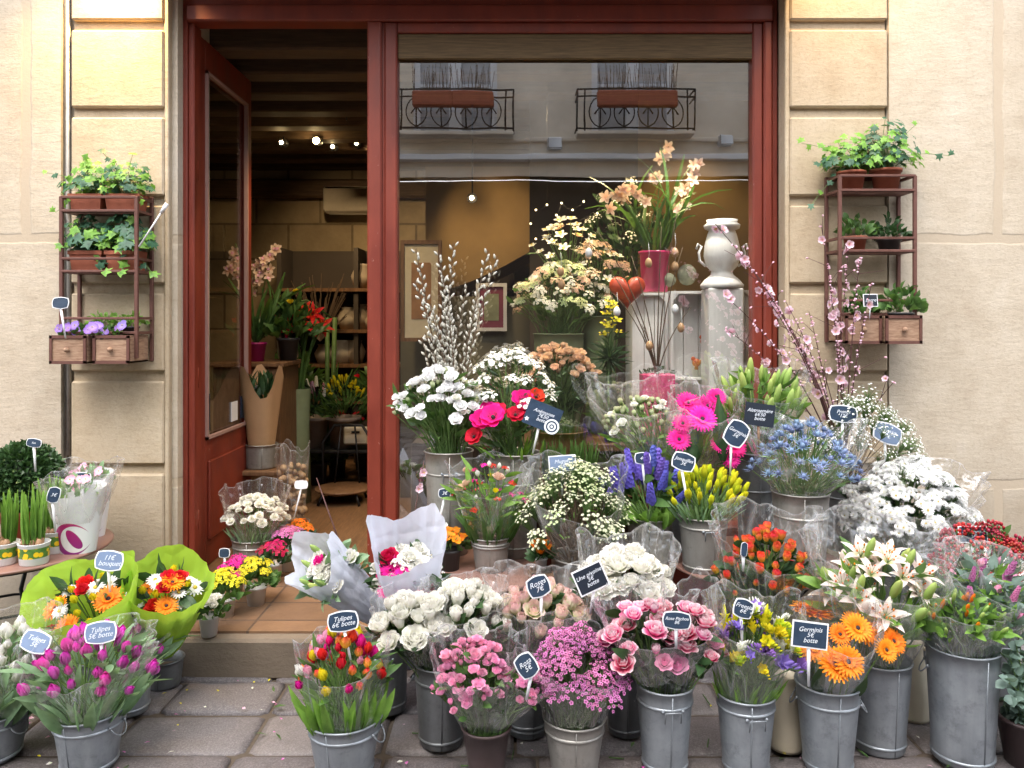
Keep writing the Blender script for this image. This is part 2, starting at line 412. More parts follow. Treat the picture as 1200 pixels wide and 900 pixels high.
def f_gerbera(mb,m=0,eye=2):
    for (n,L,z,a,b) in [(24,.050,0,66,94),(22,.044,.004,58,86),(16,.020,.007,35,70)]:
        o=U(0,6)
        for i in range(n): mb.petal(L*U(.9,1.06),.0125,a+U(-6,6),b+U(-6,6),o+2*PI*i/n,.009 if n>16 else .006,z,.25,'strap',3,2,0,m)
    mb.ball((0,0,.008),.0095,10,6,eye,.6)
    mb.lathe([(.003,-.012),(.012,-.004),(.010,.002)],8,1)
def f_daisy(mb,m=0,n=16,eye=2):
    for (k,L,a) in [(n,.021,74),(n,.018,55)]:
        o=U(0,6)
        for i in range(k): mb.petal(L*U(.9,1.05),.0078,a+U(-8,8),a+26,o+2*PI*i/k,.004,0,.3,'strap',2,2,0,m)
    mb.ball((0,0,.004),.0055,8,5,eye,.7)
def f_pompon(mb,m=0):
    for (n,L,a,b) in [(18,.026,86,80),(16,.025,62,48),(13,.023,42,22),(9,.021,22,-6),(5,.018,10,-25)]:
        o=U(0,6)
        for i in range(n): mb.petal(L*U(.9,1.1),.010,a,b,o+2*PI*i/n,.003,0,.5,'round',3,2,0,m)
def f_carn(mb,m=0):
    for (n,L,W,a,b) in [(4,.028,.026,6,-10),(5,.030,.030,24,14),(6,.032,.034,46,44),(7,.032,.036,72,86)]:
        o=U(0,6)
        for i in range(n): mb.petal(L*U(.9,1.1),W,a+U(-6,6),b+U(-8,8),o+2*PI*i/n,.003,0,.25,'round',4,5,.10,m)
    mb.lathe([(.001,-.020),(.007,-.014),(.008,.002)],8,1)
def f_lisi(mb,m=0):
    for (n,L,W,a,b) in [(4,.036,.030,8,-6),(5,.042,.042,28,20),(5,.042,.046,44,62)]:
        o=U(0,6)
        for i in range(n): mb.petal(L*U(.93,1.05),W,a,b+U(-6,6),o+2*PI*i/n,.003,0,.45,'round',4,5,.045,m)
    mb.lathe([(.001,-.012),(.006,-.006),(.007,.004)],8,1)
def f_anemone(mb,m=0):
    for (n,L,a,b) in [(6,.046,62,40),(7,.048,74,60)]:
        o=U(0,6)
        for i in range(n): mb.petal(L*U(.9,1.08),.040,a,b+U(-8,8),o+2*PI*i/n,.004,0,.3,'round',4,4,.03,m)
    mb.ball((0,0,.008),.008,10,6,2,.8)
    for i in range(26):
        a=U(0,6.28); r=U(.010,.017); mb.ball((r*math.cos(a),r*math.sin(a),.013),.0016,5,3,2)
def f_lily(mb,m=0):
    for k in range(2):
        for i in range(3):
            mb.petal(.105,.036 if k else .028,22,96+U(-10,10),k*PI/3+2*PI*i/3+U(-.08,.08),.004,0,.32,'lance',8,4,.01,m)
    for i in range(6):
        a=2*PI*i/6+.3; mb.tube([(0,0,.01),(.012*math.cos(a),.012*math.sin(a),.04),(.026*math.cos(a),.026*math.sin(a),.062)],.0011,4,1)
        mb.ball((.026*math.cos(a),.026*math.sin(a),.064),.004,6,4,3,1.6)
def f_lilybud(mb,m=0):
    mb.lathe([(.0015,-.005),(.006,.004),(.0105,.022),(.0125,.045),(.0105,.068),(.006,.083),(.001,.090)],9,m)
def f_daffbud(mb,m=0):
    mb.lathe([(.003,-.022),(.0045,-.012),(.004,0),(.0085,.012),(.0105,.026),(.008,.040),(.0012,.052)],8,m)
    for i in range(3): mb.petal(.05,.016,12,-10,2.1*i+.4,.006,.002,.5,'lance',4,2,0,m)
def f_freesia(mb,m=0):
    for i in range(6):
        x=.011*i; z=.014*math.sin(i*.6)+.004*i; s=1.0-.11*i
        mb.x=Matrix.Translation((x,0,z))@Matrix.Rotation(.55,4,'Y')@Matrix.Scale(s,4)
        if i<2:
            for q in range(6): mb.petal(.034,.018,20,48,q*PI/3,.002,0,.4,'oval',4,3,0,m)
        else: mb.lathe([(.001,-.004),(.0045,.006),(.0065,.020),(.004,.032),(.0008,.038)],7,m)
    mb.x=None
    mb.tube([(0,0,-.01),(.02,0,.004),(.055,0,.03)],.0014,4,1)
def f_thistle(mb,m=0):
    mb.ball((0,0,.012),.0085,8,6,m,1.25)
    for i in range(9): mb.petal(.030*U(.85,1.1),.0055,72,58+U(-12,12),2*PI*i/9+U(-.1,.1),.004,.004,.2,'blade',2,2,0,m)
    for i in range(34):
        a=U(0,6.28); h=U(.2,1); r=.0085
        mb.x=None; d=V(math.cos(a)*math.sqrt(1-h*h*.9),math.sin(a)*math.sqrt(1-h*h*.9),h); c=V(0,0,.012)
        o=d.orthogonal().normalized()*.0012
        mb.face([mb.vert(c+d*r+o,.5),mb.vert(c+d*r-o,.5),mb.vert(c+d*(r+.006),1)],m)
def tinyflower(mb,p,d,s,n=5,m=0):
    q=d.to_track_quat('Z','Y').to_matrix().to_4x4(); q.translation=p
    mb.x=q@Matrix.Rotation(U(0,6),4,'Z')
    for i in range(n):
        a=2*PI*i/n; c,s_=math.cos(a),math.sin(a); w=.42*s
        b=mb.vert((0,0,0),0); l=mb.vert((c*s*.6-s_*w,s_*s*.6+c*w,.22*s),.6); t=mb.vert((c*s,s_*s,.12*s),1); r=mb.vert((c*s*.6+s_*w,s_*s*.6-c*w,.22*s),.6)
        mb.face((b,r,t,l),m)
    mb.x=None
def spray(n,rad,hgt,fs,np=5,eye=False,flat=.6,green=True):
    def f(mb,m=0):
        for i in range(n):
            a=i*2.4+U(-.4,.4); t=math.sqrt((i+.5)/n); z=hgt*(1-flat*t*t*.9)*U(.72,1.08)
            p=V(rad*t*math.cos(a),rad*t*math.sin(a),z)
            d=(p-V(0,0,-.02)+V(U(-1,1),U(-1,1),U(-.3,1))*.015).normalized()
            mid=V(p.x*.35,p.y*.35,z*.45)
            if green: mb.tube([(0,0,-.02),mid,p],[.0012,.0009,.0006],3,1,cap=False)
            tinyflower(mb,p,d,fs*U(.8,1.15),np,m)
            if eye: mb.ball(p+d*fs*.18,fs*.22,5,3,2)
    return f
def f_spike(mb,m=0,n=46,L=.085,r=.016,fs=.010):
    mb.tube([(0,0,-.03),(0,0,L)],.0022,5,1)
    for i in range(n):
        u=(i+.5)/n; a=i*2.4; rr=r*(1-.55*u); z=L*u
        d=V(math.cos(a),math.sin(a),.15+.6*u).normalized(); tinyflower(mb,V(0,0,z)+d*rr,d,fs*(1.1-.4*u),6,m)
        mb.tube([V(0,0,z-.004),V(0,0,z)+d*rr],[.001,.0028],4,m,0,.3,False)
def f_orchid(mb,m=0):
    for i,(a) in enumerate((0,72,144,216,288)):
        mb.petal(.040,.024,62,82,math.radians(a),.003,0,.2,'oval',4,3,0,m)
    mb.petal(.026,.020,40,95,math.radians(180),.002,.004,.5,'round',4,3,.06,2)
    mb.lathe([(.001,.018),(.004,.012),(.003,0)],6,m)
def f_pansy(mb,m=0):
    for a,s in ((60,1),(120,1),(0,.9),(180,.9),(270,1.1)):
        mb.petal(.024*s,.026*s,70,88,math.radians(a),.001,0,.15,'round',3,3,.05,m)
    mb.ball((0,0,.005),.0035,6,4,2)
def f_berries(mb,m=0):
    for i in range(13):
        a=i*2.4; t=math.sqrt((i+.5)/13); p=V(.030*t*math.cos(a),.030*t*math.sin(a),.042*U(.5,1.1)-.012*t)
        mb.tube([(0,0,-.02),p*.5,p],[.0013,.001,.001],4,1,cap=False); mb.ball(p,.0062*U(.8,1.15),8,6,m,1.25)
    for i in range(5): mb.petal(.03,.012,60,80,i*1.3,.004,.005,.2,'lance',3,2,0,1)
def f_mumspray(mb,m=0):
    for i in range(7):
        a=i*2.4; t=math.sqrt((i+.3)/7); p=V(.036*t*math.cos(a),.036*t*math.sin(a),.03*(1-.5*t*t)*U(.8,1.15))
        mb.tube([(0,0,-.03),p*.5,p],.0012,4,1,cap=False); d=p+V(0,0,.03); q=orient(d).to_matrix().to_4x4(); q.translation=p
        mb.x=q@Matrix.Scale(U(.62,.80),4)
        for (n,L,aa,bb) in ((15,.022,80,92),(13,.020,58,50),(9,.016,34,14)):
            o=U(0,6)
            for k in range(n): mb.petal(L*U(.9,1.1),.0085,aa,bb,o+2*PI*k/n,.003,0,.3,'strap',2,2,0,m)
        mb.ball((0,0,.003),.0045,6,4,2,.7); mb.x=None
def f_kalan(mb,m=0):
    spray(22,.030,.022,.0085,4,False,.5)(mb,m)
KINDS=dict(rose=f_rose,budrose=f_bud,tulip=f_tulip,gerbera=f_gerbera,daisy=f_daisy,pompon=f_pompon,carnation=f_carn,
  lisianthus=f_lisi,anemone=f_anemone,lily=f_lily,lily_bud=f_lilybud,daffodil_bud=f_daffbud,freesia=f_freesia,thistle=f_thistle,
  wax=spray(18,.028,.034,.0058,5,True),gyps=spray(26,.050,.060,.0042,5,False,.5),spirea=spray(20,.036,.075,.0056,5,False,.3),
  spike=f_spike,orchid=f_orchid,pansy=f_pansy,mumspray=f_mumspray,berries=f_berries,kalan=f_kalan,whitespray=spray(12,.036,.040,.0105,8,True,.7),
  smallrose=lambda mb,m=0:(f_rose(mb,.8,m)))
_cache={}
def head(kind,mat,extra=None,nvar=5):
    k=(kind,mat,extra)
    if k not in _cache:
        r=[]
        for i in range(nvar):
            mb=MB(); KINDS[kind](mb)
            r.append(mb.mesh(kind+'_head',[M[mat],M['stem'],M[extra or 'eye'],M['p_orange']]))
        _cache[k]=r
    return _cache[k]

# ------------------------------------------------------------------ bunches
def orient(d,spin=None):
    q=Vector(d).normalized().to_track_quat('Z','Y')
    return q @ Quaternion((0,0,1),U(0,6.28) if spin is None else spin)
def stemcurve(a,b,k=4,bow=.15):
    a=Vector(a);b=Vector(b); L=(b-a).length
    c=a+Vector((0,0,L*.55)); c=c.lerp((a+b)/2,.45)
    return [((1-t)**2)*a+2*t*(1-t)*c+t*t*b for t in [i/k for i in range(k+1)]]
def addleaf(mb,p,d,L,W,sh='lance',bend=40,m=0,cup=.25,nu=5,ruf=.0):
    q=orient(d).to_matrix().to_4x4(); q.translation=p; old=mb.x; mb.x=q
    mb.petal(L,W,-bend*.3,bend,U(0,6.28),0,0,cup,sh,nu,2,ruf,m); mb.x=old
NM,SM=1.32,1.17
def dome(cx,cy,hw,hh,Y,dep=.8):
    Rx=hw/F*Y; Ry=Rx*dep
    c=P(cx,cy,Y); zc=H-(cy+hh-HY)*(Y-Ry)/F; zt=H-(cy-hh-HY)*Y/F
    return Vector((c.x,Y,zc)),Rx,Ry,max(.015,zt-zc)
def film(parent,base,r0,C,Rx,Ry,ztop,jag,mat='film',name='cellophane_wrap',zlow=None,folds=None,front=1.0,ph=None,flare=1.12,n=88,nu=16):
    """sheet rolled round the stems: collar at the bucket, open and pointed at the top"""
    mb=MB(); ph=U(0,6.28) if ph is None else ph
    am=[U(.3,1) for _ in range(5)]; pp=[U(0,6.28) for _ in range(5)]
    zl=base.z if zlow is None else zlow
    rows=[];us=[]
    for i in range(nu+1):
        u=i/nu; row=[]
        for j in range(n):
            th=2*PI*j/n
            cr=abs(math.sin(1.5*th+ph))*.75+.25*abs(math.sin(4*th+ph*2))
            if mat!='film': cr=abs(math.asin(math.sin(1.5*th+ph)))/1.5708
            zt=ztop+jag*(cr-.5)
            if math.sin(th)<0: zt=lerp(zt,lerp(C.z,zt,front),-math.sin(th))   # lower lip towards the street
            fold=sum(am[k]*math.sin((5+3*k)*th+pp[k]+u*(k-2)) for k in range(5))
            g=u**.8
            rx=lerp(r0,Rx*flare,g); ry=lerp(r0,Ry*flare,g)
            cxx=lerp(base.x,C.x,min(1,u*1.15)); cyy=lerp(base.y,C.y,min(1,u*1.15))
            k=1+ (.022+.05*u)*fold*(.6 if mat=='film' else .32)
            if u>.85 and mat=='film': k*=1+.03*math.sin(17*th+ph)
            if mat!='film': k*=1+.05*u*math.sin(3*th+ph)+.06*u*abs(math.sin(2*th+pp[1]))
            row.append((cxx+rx*k*math.cos(th), cyy+ry*k*math.sin(th), lerp(zl,zt,u)))
        rows.append(row); us.append(u)
    if mat!='film':
        for i,r_ in enumerate(rows): rows[i]=[(x+U(-1,1)*.0025,y+U(-1,1)*.0025,z+U(-1,1)*.0025) for x,y,z in r_]
    mb.grid(rows,0,us,True)
    return build(name,mb,M[mat] if isinstance(mat,str) else mat,parent)
def bunch(name,label,cat,base,r0,cx,cy,hw,hh,Y,flowers,n,dep=.8,part='flower',leaf=None,wrap=None,group=None,
          stems=True,lean=0.35,jit=.10,stemr=.0022,foc=.16,drop=.16,stemmat='stem',stop=.86,explicit=None,cam=.25,fill=0,dome_=None):
    """flowers: [(kind,mat,weight,size[,extra])]; leaf: list of dict(n,L,W,sh,mat,where,bend); wrap: dict(top,jag,...)"""
    n=min(100-len(explicit or []),int(n*NM)); C,Rx,Ry,hz=dome_ or dome(cx,cy,hw*1.06,hh,Y,dep)
    t=thing(name,label,cat,base-Vector((0,0,drop)),group)
    focus=Vector((lerp(base.x,C.x,.3),lerp(base.y,C.y,.3),min(base.z,C.z-.05)-foc))
    pts=[]
    if explicit:
        for (px,py,dy) in explicit: pts.append(P(px,py,Y+dy))
    for i in range(n):
        tt=(i+.5)/n; a=i*2.39996+U(-.35,.35); rr=math.sqrt(tt)*U(.94,1.04)
        p=Vector((C.x+Rx*rr*math.cos(a),C.y+Ry*rr*math.sin(a),C.z+hz*(1-tt**1.1)))
        p+=Vector((U(-1,1)*Rx,U(-1,1)*Ry,U(-1,1)*hz))*jit; pts.append(p)
    ws=[f[2] for f in flowers]; ms=MB()
    placed=[]
    for p in pts:
        f=R.choices(flowers,ws)[0]
        d=(p-focus).normalized(); d=(d+Vector((U(-1,1),U(-1,1),U(-.4,.6)))*lean*.5+Vector((0,-1,.15))*cam).normalized()
        vs=head(f[0],f[1],f[4] if len(f)>4 else None); me=R.choice(vs)
        inst(f[5] if len(f)>5 else part,me,t,p,orient(d),f[3]*SM*U(.74,1.16)); placed.append((p,d))
        if stems:
            a=U(0,6.28); q=math.sqrt(U(0,1))*r0*.58
            s0=Vector((base.x+q*math.cos(a),base.y+q*math.sin(a),base.z-drop*U(.5,1)))
            sc=stemcurve(s0,p-d*.004,4); sc[-2]=sc[-2].lerp(p-d*.035,.4); ms.tube(sc,[stemr*1.15,stemr*1.1,stemr,stemr,stemr*.85],5,0,0,1,False)
    if fill:      # shoots that stay below the flowers and close the middle of the bunch
        for i in range(fill):
            a=U(0,6.28); q=math.sqrt(U(0,1)); s0=Vector((base.x+q*r0*.58*math.cos(a),base.y+q*r0*.58*math.sin(a),base.z-drop*.5))
            p=Vector((lerp(base.x,C.x,.8)+Rx*q*.85*math.cos(a),lerp(base.y,C.y,.8)+Ry*q*.85*math.sin(a),C.z-.01))
            ms.tube(stemcurve(s0,p,3),stemr,4,0,0,1,False)
    if ms.v: build('stems',ms,M[stemmat],t)
    for lf in (leaf or []):
        ml=MB()
        for i in range(lf['n']):
            p,d=placed[R.randrange(len(placed))] if placed else (C,V(0,0,1))
            a=U(0,6.28); q=math.sqrt(U(.1,1))*r0*.9
            wh=lf.get('where','mid')
            if wh=='base':       # long leaves growing from the bucket
                s0=Vector((base.x+q*math.cos(a),base.y+q*math.sin(a),base.z-.03))
                dd=Vector((Rx*math.cos(a)*.75+C.x-base.x,Ry*math.sin(a)*.75+C.y-base.y,max(.05,C.z-base.z+hz*.5)))
                addleaf(ml,s0,dd,lf['L']*U(.75,1.1),lf['W']*U(.8,1.2),lf.get('sh','lance'),lf.get('bend',25)*U(.3,1.3),0,.4,6)
            else:
                u=U(*lf.get('range',(.45,.93)))
                s0=Vector((base.x,base.y,base.z)).lerp(p,u)+Vector((U(-1,1)*Rx,U(-1,1)*Ry,0))*.15
                dd=(Vector((p.x-C.x,p.y-C.y,0)).normalized() if (p-C).length>1e-4 else V(1,0,0))+Vector((U(-1,1),U(-1,1),U(.1,1.3)))*.8
                addleaf(ml,s0,dd,lf['L']*U(.7,1.15),lf['W']*U(.75,1.2),lf.get('sh','lance'),lf.get('bend',45)*U(.2,1.3),0,.2,4)
        build(lf.get('name','foliage'),ml,M[lf['mat']],t)
    if wrap:
        film(t,base,wrap.get('r0',r0*.92),C,Rx,Ry,H-(wrap['top']-HY)*Y/F,wrap.get('jag',.07),wrap.get('mat','film'),wrap.get('name','cellophane_wrap'),
             front=wrap.get('front',.35),ph=wrap.get('ph'),flare=wrap.get('flare',1.15),zlow=wrap.get('zlow'))
    return t

# ------------------------------------------------------------------ containers
def bucket(label,px,rim,w,Y,z0,mat='zinc',taper=.74,handle='side',name='zinc_bucket',cat='bucket',bands=(.80,.10),fill=True,group=None,seam=True,hs=1):
    c=P(px,rim,Y); r=w/2/F*Y; h=c.z-z0; rb=r*taper
    t=thing(name,label,cat,(c.x,Y,z0),group)
    def rad(z): return lerp(rb,r,z/h)
    m=MB()
    prof=[(rb*.0+.001,.004),(rb*.96,.0),(rb,.006)]
    for i in range(1,9): prof.append((rad(h*i/8),h*i/8))
    prof+=[(r+.004,h+.001),(r+.005,h+.005),(r+.001,h+.008),(r-.003,h+.003)]
    prof+=[(rad(h*.6)-.004,h*.6),(rad(h*.35)-.004,h*.35)]
    m.lathe(prof,36,0,(c.x,Y,z0))
    k1,k2,k3=U(0,6),U(0,6),U(0,6)
    for i,(x,y,z) in enumerate(m.v):
        a=math.atan2(y-Y,x-c.x); q=1+.006*math.sin(2*a+k1)+.005*math.sin(3*a+k2+z*20)+.004*math.sin(7*a+k3+z*31)
        m.v[i]=(c.x+(x-c.x)*q,Y+(y-Y)*q,z)
    build('body',m,M[mat],t)
    for b in bands:
        mb=MB(); z=h*b; rr=rad(z)
        mb.lathe([(rr-.001,z-.006),(rr+.0035,z-.004),(rr+.0035,z+.002),(rr-.001,z+.005)],36,0,(c.x,Y,z0)); build('band',mb,M[mat],t)
    if seam:
        a=U(-1.9,-1.2); mb=MB(); mb.tube([(c.x+(rad(z)+.0005)*math.cos(a),Y+(rad(z)+.0005)*math.sin(a),z0+z) for z in (h*.02,h*.5,h*.98)],.0022,5); build('seam',mb,M[mat],t)
    if handle:
        for a in ((PI-.35,-.25) if handle=='side' else (-PI/2+.1,PI/2)):
            mb=MB(); e=V(math.cos(a),math.sin(a),0); tg=V(-math.sin(a),math.cos(a),0); z=h*.82; rr=rad(z)
            w_=min(.032,r*.4); pts=[]
            if handle=='side':
                for k in range(9):
                    q=k/8; pts.append(V(c.x,Y,z0+z)+e*(rr+.002+.020*math.sin(PI*q))+tg*w_*math.cos(PI*q)+V(0,0,-.030*math.sin(PI*q)))
            else:
                for (sx,dz,do) in ((-1,-.035,.004),(-1,0,.010),(1,0,.010),(1,-.035,.004)): pts.append(V(c.x,Y,z0+z)+e*(rr+do)+tg*w_*.8*sx+V(0,0,dz))
            mb.tube(pts,.0024,6); build('handle',mb,M['zinc'],t)
            for sg in (1,-1): mb=MB(); mb.ball(V(c.x,Y,z0+z)+e*(rr+.001)+tg*w_*sg,.006,6,4); build('rivet',mb,M['zinc'],t)
    if fill:
        mb=MB(); zz=h*.62; mb.poly([(c.x+(rad(zz)-.004)*math.cos(2*PI*j/20),Y+(rad(zz)-.004)*math.sin(2*PI*j/20),z0+zz) for j in range(20)]); build('water',mb,M['soil'],t)
    return c,r,t
def pot_mesh(m,c,r,h,mt=0,taper=.72,rim=.12,n=20,soil=None):
    rb=r*taper
    m.lathe([(.001,.002),(rb,0),(lerp(rb,r*.95,1-rim),h*(1-rim)),(r*1.02,h*(1-rim)+.001),(r*1.04,h),(r*.93,h),(r*.90,h*.85),(.001,h*.86)],n,mt,c)

# ------------------------------------------------------------------ lettering and price signs
def text_mesh(txt,size,shear=.35,bold=.0):
    cu=bpy.data.curves.new('chalk_text','FONT'); cu.body=txt; cu.size=size; cu.align_x='CENTER'; cu.align_y='CENTER'
    cu.shear=shear; cu.extrude=.0003; cu.offset=bold; cu.space_line=.82; cu.resolution_u=3
    o=bpy.data.objects.new('chalk_text',cu); COL.objects.link(o)
    dg=bpy.context.evaluated_depsgraph_get(); me=bpy.data.meshes.new_from_object(o.evaluated_get(dg))
    bpy.data.objects.remove(o); bpy.data.curves.remove(cu); return me
def outline(w,h,shape,n=10):
    if shape=='rect': return [(-w/2,-h/2),(w/2,-h/2),(w/2,h/2),(-w/2,h/2)]
    pts=[]; bx,by=(.10,.16)
    cs=[(-.46,-.40),(.46,-.40),(.46,.40),(-.46,.40)]
    for k in range(4):
        (x0,y0),(x1,y1)=cs[k],cs[(k+1)%4]
        for i in range(n):
            q=i/n; b=math.sin(PI*q)
            x=lerp(x0,x1,q); y=lerp(y0,y1,q)
            if k==0: y-=by*b*.65
            if k==1: x+=bx*b*.7
            if k==2: y+=by*b*.65
            if k==3: x-=bx*b*.7
            pts.append((x*w,y*h))
    return pts
def sign(label,px,py,Y,w,h,lines,shape='slate',tilt=0,board='slate',border=True,stake=60,sdir=0,yaw=0,pitch=-8,sz=None,stakemat='white',bold=.0,extra=None,group='price signs among the flowers',sw=.006):
    Y-=.09; w*=.94; h*=.94; s=Y/F; W,Hh=w*s,h*s; c=P(px,py,Y)
    sd=math.radians(sdir); L=stake*s
    foot=c+Vector((math.sin(sd)*L,.01,-math.cos(sd)*L-Hh*.4))
    t=thing('price_sign',label,'sign',foot,group)
    X=Matrix.Translation(c)@Matrix.Rotation(math.radians(yaw),4,'Z')@Matrix.Rotation(math.radians(90+pitch),4,'X')@Matrix.Rotation(math.radians(tilt),4,'Z')
    def plate(pts,z0,z1):
        m=MB(); m.x=X; a=[m.vert((x,y,z0)) for x,y in pts]; b=[m.vert((x,y,z1)) for x,y in pts]
        m.face(a[::-1]); m.face(b)
        for i in range(len(pts)): j=(i+1)%len(pts); m.face((a[i],a[j],b[j],b[i]))
        return m
    if border:
        build('frame',plate(outline(W,Hh,shape),-.0015,.0015),M['white'],t,False)
        bw=min(W,Hh)*.06; k=1-2*bw/W, 1-2*bw/Hh
        build('board',plate([(x*k[0],y*k[1]) for x,y in outline(W,Hh,shape)],.0012,.0028),M[board],t,False)
    else: build('board',plate(outline(W,Hh,shape),-.0015,.0028),M[board],t,False)
    if lines:
        me=text_mesh(lines,(sz or .30)*Hh*.92,.35,-.0); me.materials.clear(); me.materials.append(M['chalk'])
        o=bpy.data.objects.new('lettering',me); COL.objects.link(o); o.parent=t
        mt=X@Matrix.Translation((0,0,.0034))
        xs=[v.co.x for v in me.vertices]; wd=max(xs)-min(xs) if xs else 1
        k=min(1,.86*W/wd); me.transform(Matrix.Translation(-foot)@mt@Matrix.Rotation(math.radians(3),4,'Z')@Matrix.Diagonal((k,max(k,.8),1,1)))
    if extra: extra(t,X,W,Hh)
    if stake:
        m=MB(); top=X@Vector((0,-Hh*.36,-.004)); m.tube([top,top.lerp(foot,.5),foot],[sw,sw*.8,sw*.6],6); build('stake',m,M[stakemat],t)
    return t
# ------------------------------------------------------------------ world, light, camera
def setup():
    w=bpy.data.worlds.new('World'); SC.world=w; w.use_nodes=True; nt=w.node_tree; nt.nodes.clear()
    out=nt.nodes.new('ShaderNodeOutputWorld'); bg=nt.nodes.new('ShaderNodeBackground'); sky=nt.nodes.new('ShaderNodeTexSky')
    sky.sky_type='NISHITA'; sky.sun_disc=False; sky.sun_elevation=math.radians(60); sky.sun_rotation=math.radians(195)
    sky.dust_density=4; sky.air_density=1.2; sky.ozone_density=.6
    hs=nt.nodes.new('ShaderNodeHueSaturation'); hs.inputs['Saturation'].default_value=.42
    nt.links.new(sky.outputs[0],hs.inputs['Color']); nt.links.new(hs.outputs[0],bg.inputs['Color']); bg.inputs['Strength'].default_value=.15
    nt.links.new(bg.outputs[0],out.inputs['Surface'])
    l=bpy.data.lights.new('overcast_sun','SUN'); l.energy=.8; l.angle=math.radians(110); l.color=(1,.985,.96)
    o=bpy.data.objects.new('overcast_sun',l); COL.objects.link(o)
    el,az=math.radians(60),math.radians(195)   # from behind the photographer
    d=Vector((math.sin(az)*math.cos(el),math.cos(az)*math.cos(el),math.sin(el)))
    o.rotation_mode='QUATERNION'; o.rotation_quaternion=d.to_track_quat('Z','Y'); o.location=d*20
    cam=bpy.data.cameras.new('camera'); co=bpy.data.objects.new('camera',cam); COL.objects.link(co)
    co.location=(0,0,H); co.rotation_euler=(math.radians(90),0,0)
    cam.sensor_width=36; cam.sensor_fit='HORIZONTAL'; cam.lens=F/1200*36; cam.shift_y=(HY-450)/1200
    cam.clip_end=500; cam.clip_start=.05
    SC.camera=co
    vs=SC.view_settings; vs.view_transform='Standard'; vs.look='None'; vs.gamma=1; vs.use_curve_mapping=False; vs.exposure=EXPOSURE
    SC.render.engine='CYCLES'; c=SC.cycles
    c.use_denoising=True; c.max_bounces=7; c.diffuse_bounces=3; c.glossy_bounces=3; c.transmission_bounces=4; c.transparent_max_bounces=24
    c.sample_clamp_indirect=4; c.caustics_reflective=False; c.caustics_refractive=False
    try: c.denoiser='OPENIMAGEDENOISE'
    except Exception: pass
EXPOSURE=1.74
setup()
def lamp(kind,loc,e,col=(1,.72,.42),tgt=None,size=.05,angle=70,blend=.6):
    l=bpy.data.lights.new('shop_or_fill_lamp',kind); l.energy=e; l.color=col
    if kind in('POINT','SPOT'): l.shadow_soft_size=size
    if kind=='SPOT': l.spot_size=math.radians(angle); l.spot_blend=blend
    o=bpy.data.objects.new('shop_or_fill_lamp',l); COL.objects.link(o); o.location=loc
    if tgt is not None:
        o.rotation_mode='QUATERNION'; o.rotation_quaternion=(Vector(loc)-Vector(tgt)).to_track_quat('Z','Y')
    return o

# ------------------------------------------------------------------ ground
def granite():
    t=NT('grey_pink_granite_paving'); pos=t.pos()
    a=t.noise(pos,2.2,4); b=t.noise(pos,150,3,.85); c=t.noise(pos,12,5,.7)
    isl=t.n('ShaderNodeNewGeometry').outputs['Random Per Island']
    col=t.ramp(isl,[(0,(.082,.074,.08)),(.35,(.14,.116,.112)),(.65,(.105,.10,.112)),(1,(.16,.138,.132))])
    col=t.mix(t.math('MULTIPLY',t.math('SUBTRACT',b,.45,True),2.6,True),col,(.34,.31,.31))
    col=t.mix(t.math('MULTIPLY',t.math('SUBTRACT',c,.5,True),1.8,True),col,(.07,.06,.055))
    st=t.noise(pos,3.5,6,.7); col=t.mix(t.math('MULTIPLY',t.math('SUBTRACT',st,.55,True),3.0,True),col,(.045,.038,.034))
    wet=t.math('MULTIPLY',t.math('SUBTRACT',t.noise(pos,1.7,4,.55),.52,True),7.0,True)
    h=t.math('ADD',t.math('MULTIPLY',c,.8),t.math('MULTIPLY',b,.55))
    return t.done(t.pbr(t.mix(t.math('MULTIPLY',wet,.45),col,(.03,.03,.032)),t.math('SUBTRACT',t.math('ADD',.34,t.math('MULTIPLY',a,.3)),t.math('MULTIPLY',wet,.28)),0,t.bump(h,.6,.01),.5))
M['granite']=granite()
M['joint']=plain('dark_sandy_joint',(.085,.065,.048),.9,0,.4,30,.5)
m=MB(); m.poly([(-150,-150,-.022),(150,-150,-.022),(150,150,-.022),(-150,150,-.022)]); o=build('ground',m,M['joint'],kind='structure')
def slab(mb,x0,x1,y0,y1,zt):
    nx,ny=6,6; g=.007; rows=[]
    x0+=g*U(.6,1.5);x1-=g*U(.6,1.5);y0+=g*U(.6,1.5);y1-=g*U(.6,1.5)
    rad=.045; tl=[U(-.004,.004) for _ in range(4)]
    for j in range(ny+1):
        row=[]
        for i in range(nx+1):
            a=[0,.06,.2,.5,.8,.94,1][i]; b=[0,.06,.2,.5,.8,.94,1][j]
            x=lerp(x0,x1,a); y=lerp(y0,y1,b)
            ex=min(a,1-a)*(x1-x0); ey=min(b,1-b)*(y1-y0); e=min(ex,ey)
            z=zt-.012*max(0,1-e/rad)**2+lerp(lerp(tl[0],tl[1],a),lerp(tl[2],tl[3],a),b)+U(-.0012,.0012)
            if (i in(0,nx)) and (j in(0,ny)): x+= .012*(1 if i==0 else -1); y+=.012*(1 if j==0 else -1)
            row.append((x,y,z))
        rows.append(row)
    idx=mb.grid(rows)
    # skirt
    ring=[idx[0][i] for i in range(nx+1)]+[idx[j][nx] for j in range(1,ny+1)]+[idx[ny][i] for i in range(nx-1,-1,-1)]+[idx[j][0] for j in range(ny-1,0,-1)]
    low=[mb.vert((mb.v[k][0],mb.v[k][1],-.03)) for k in ring]
    for k in range(len(ring)):
        q=(k+1)%len(ring); mb.face((ring[k],low[k],low[q],ring[q]))
m=MB(); y=3.79; row=0
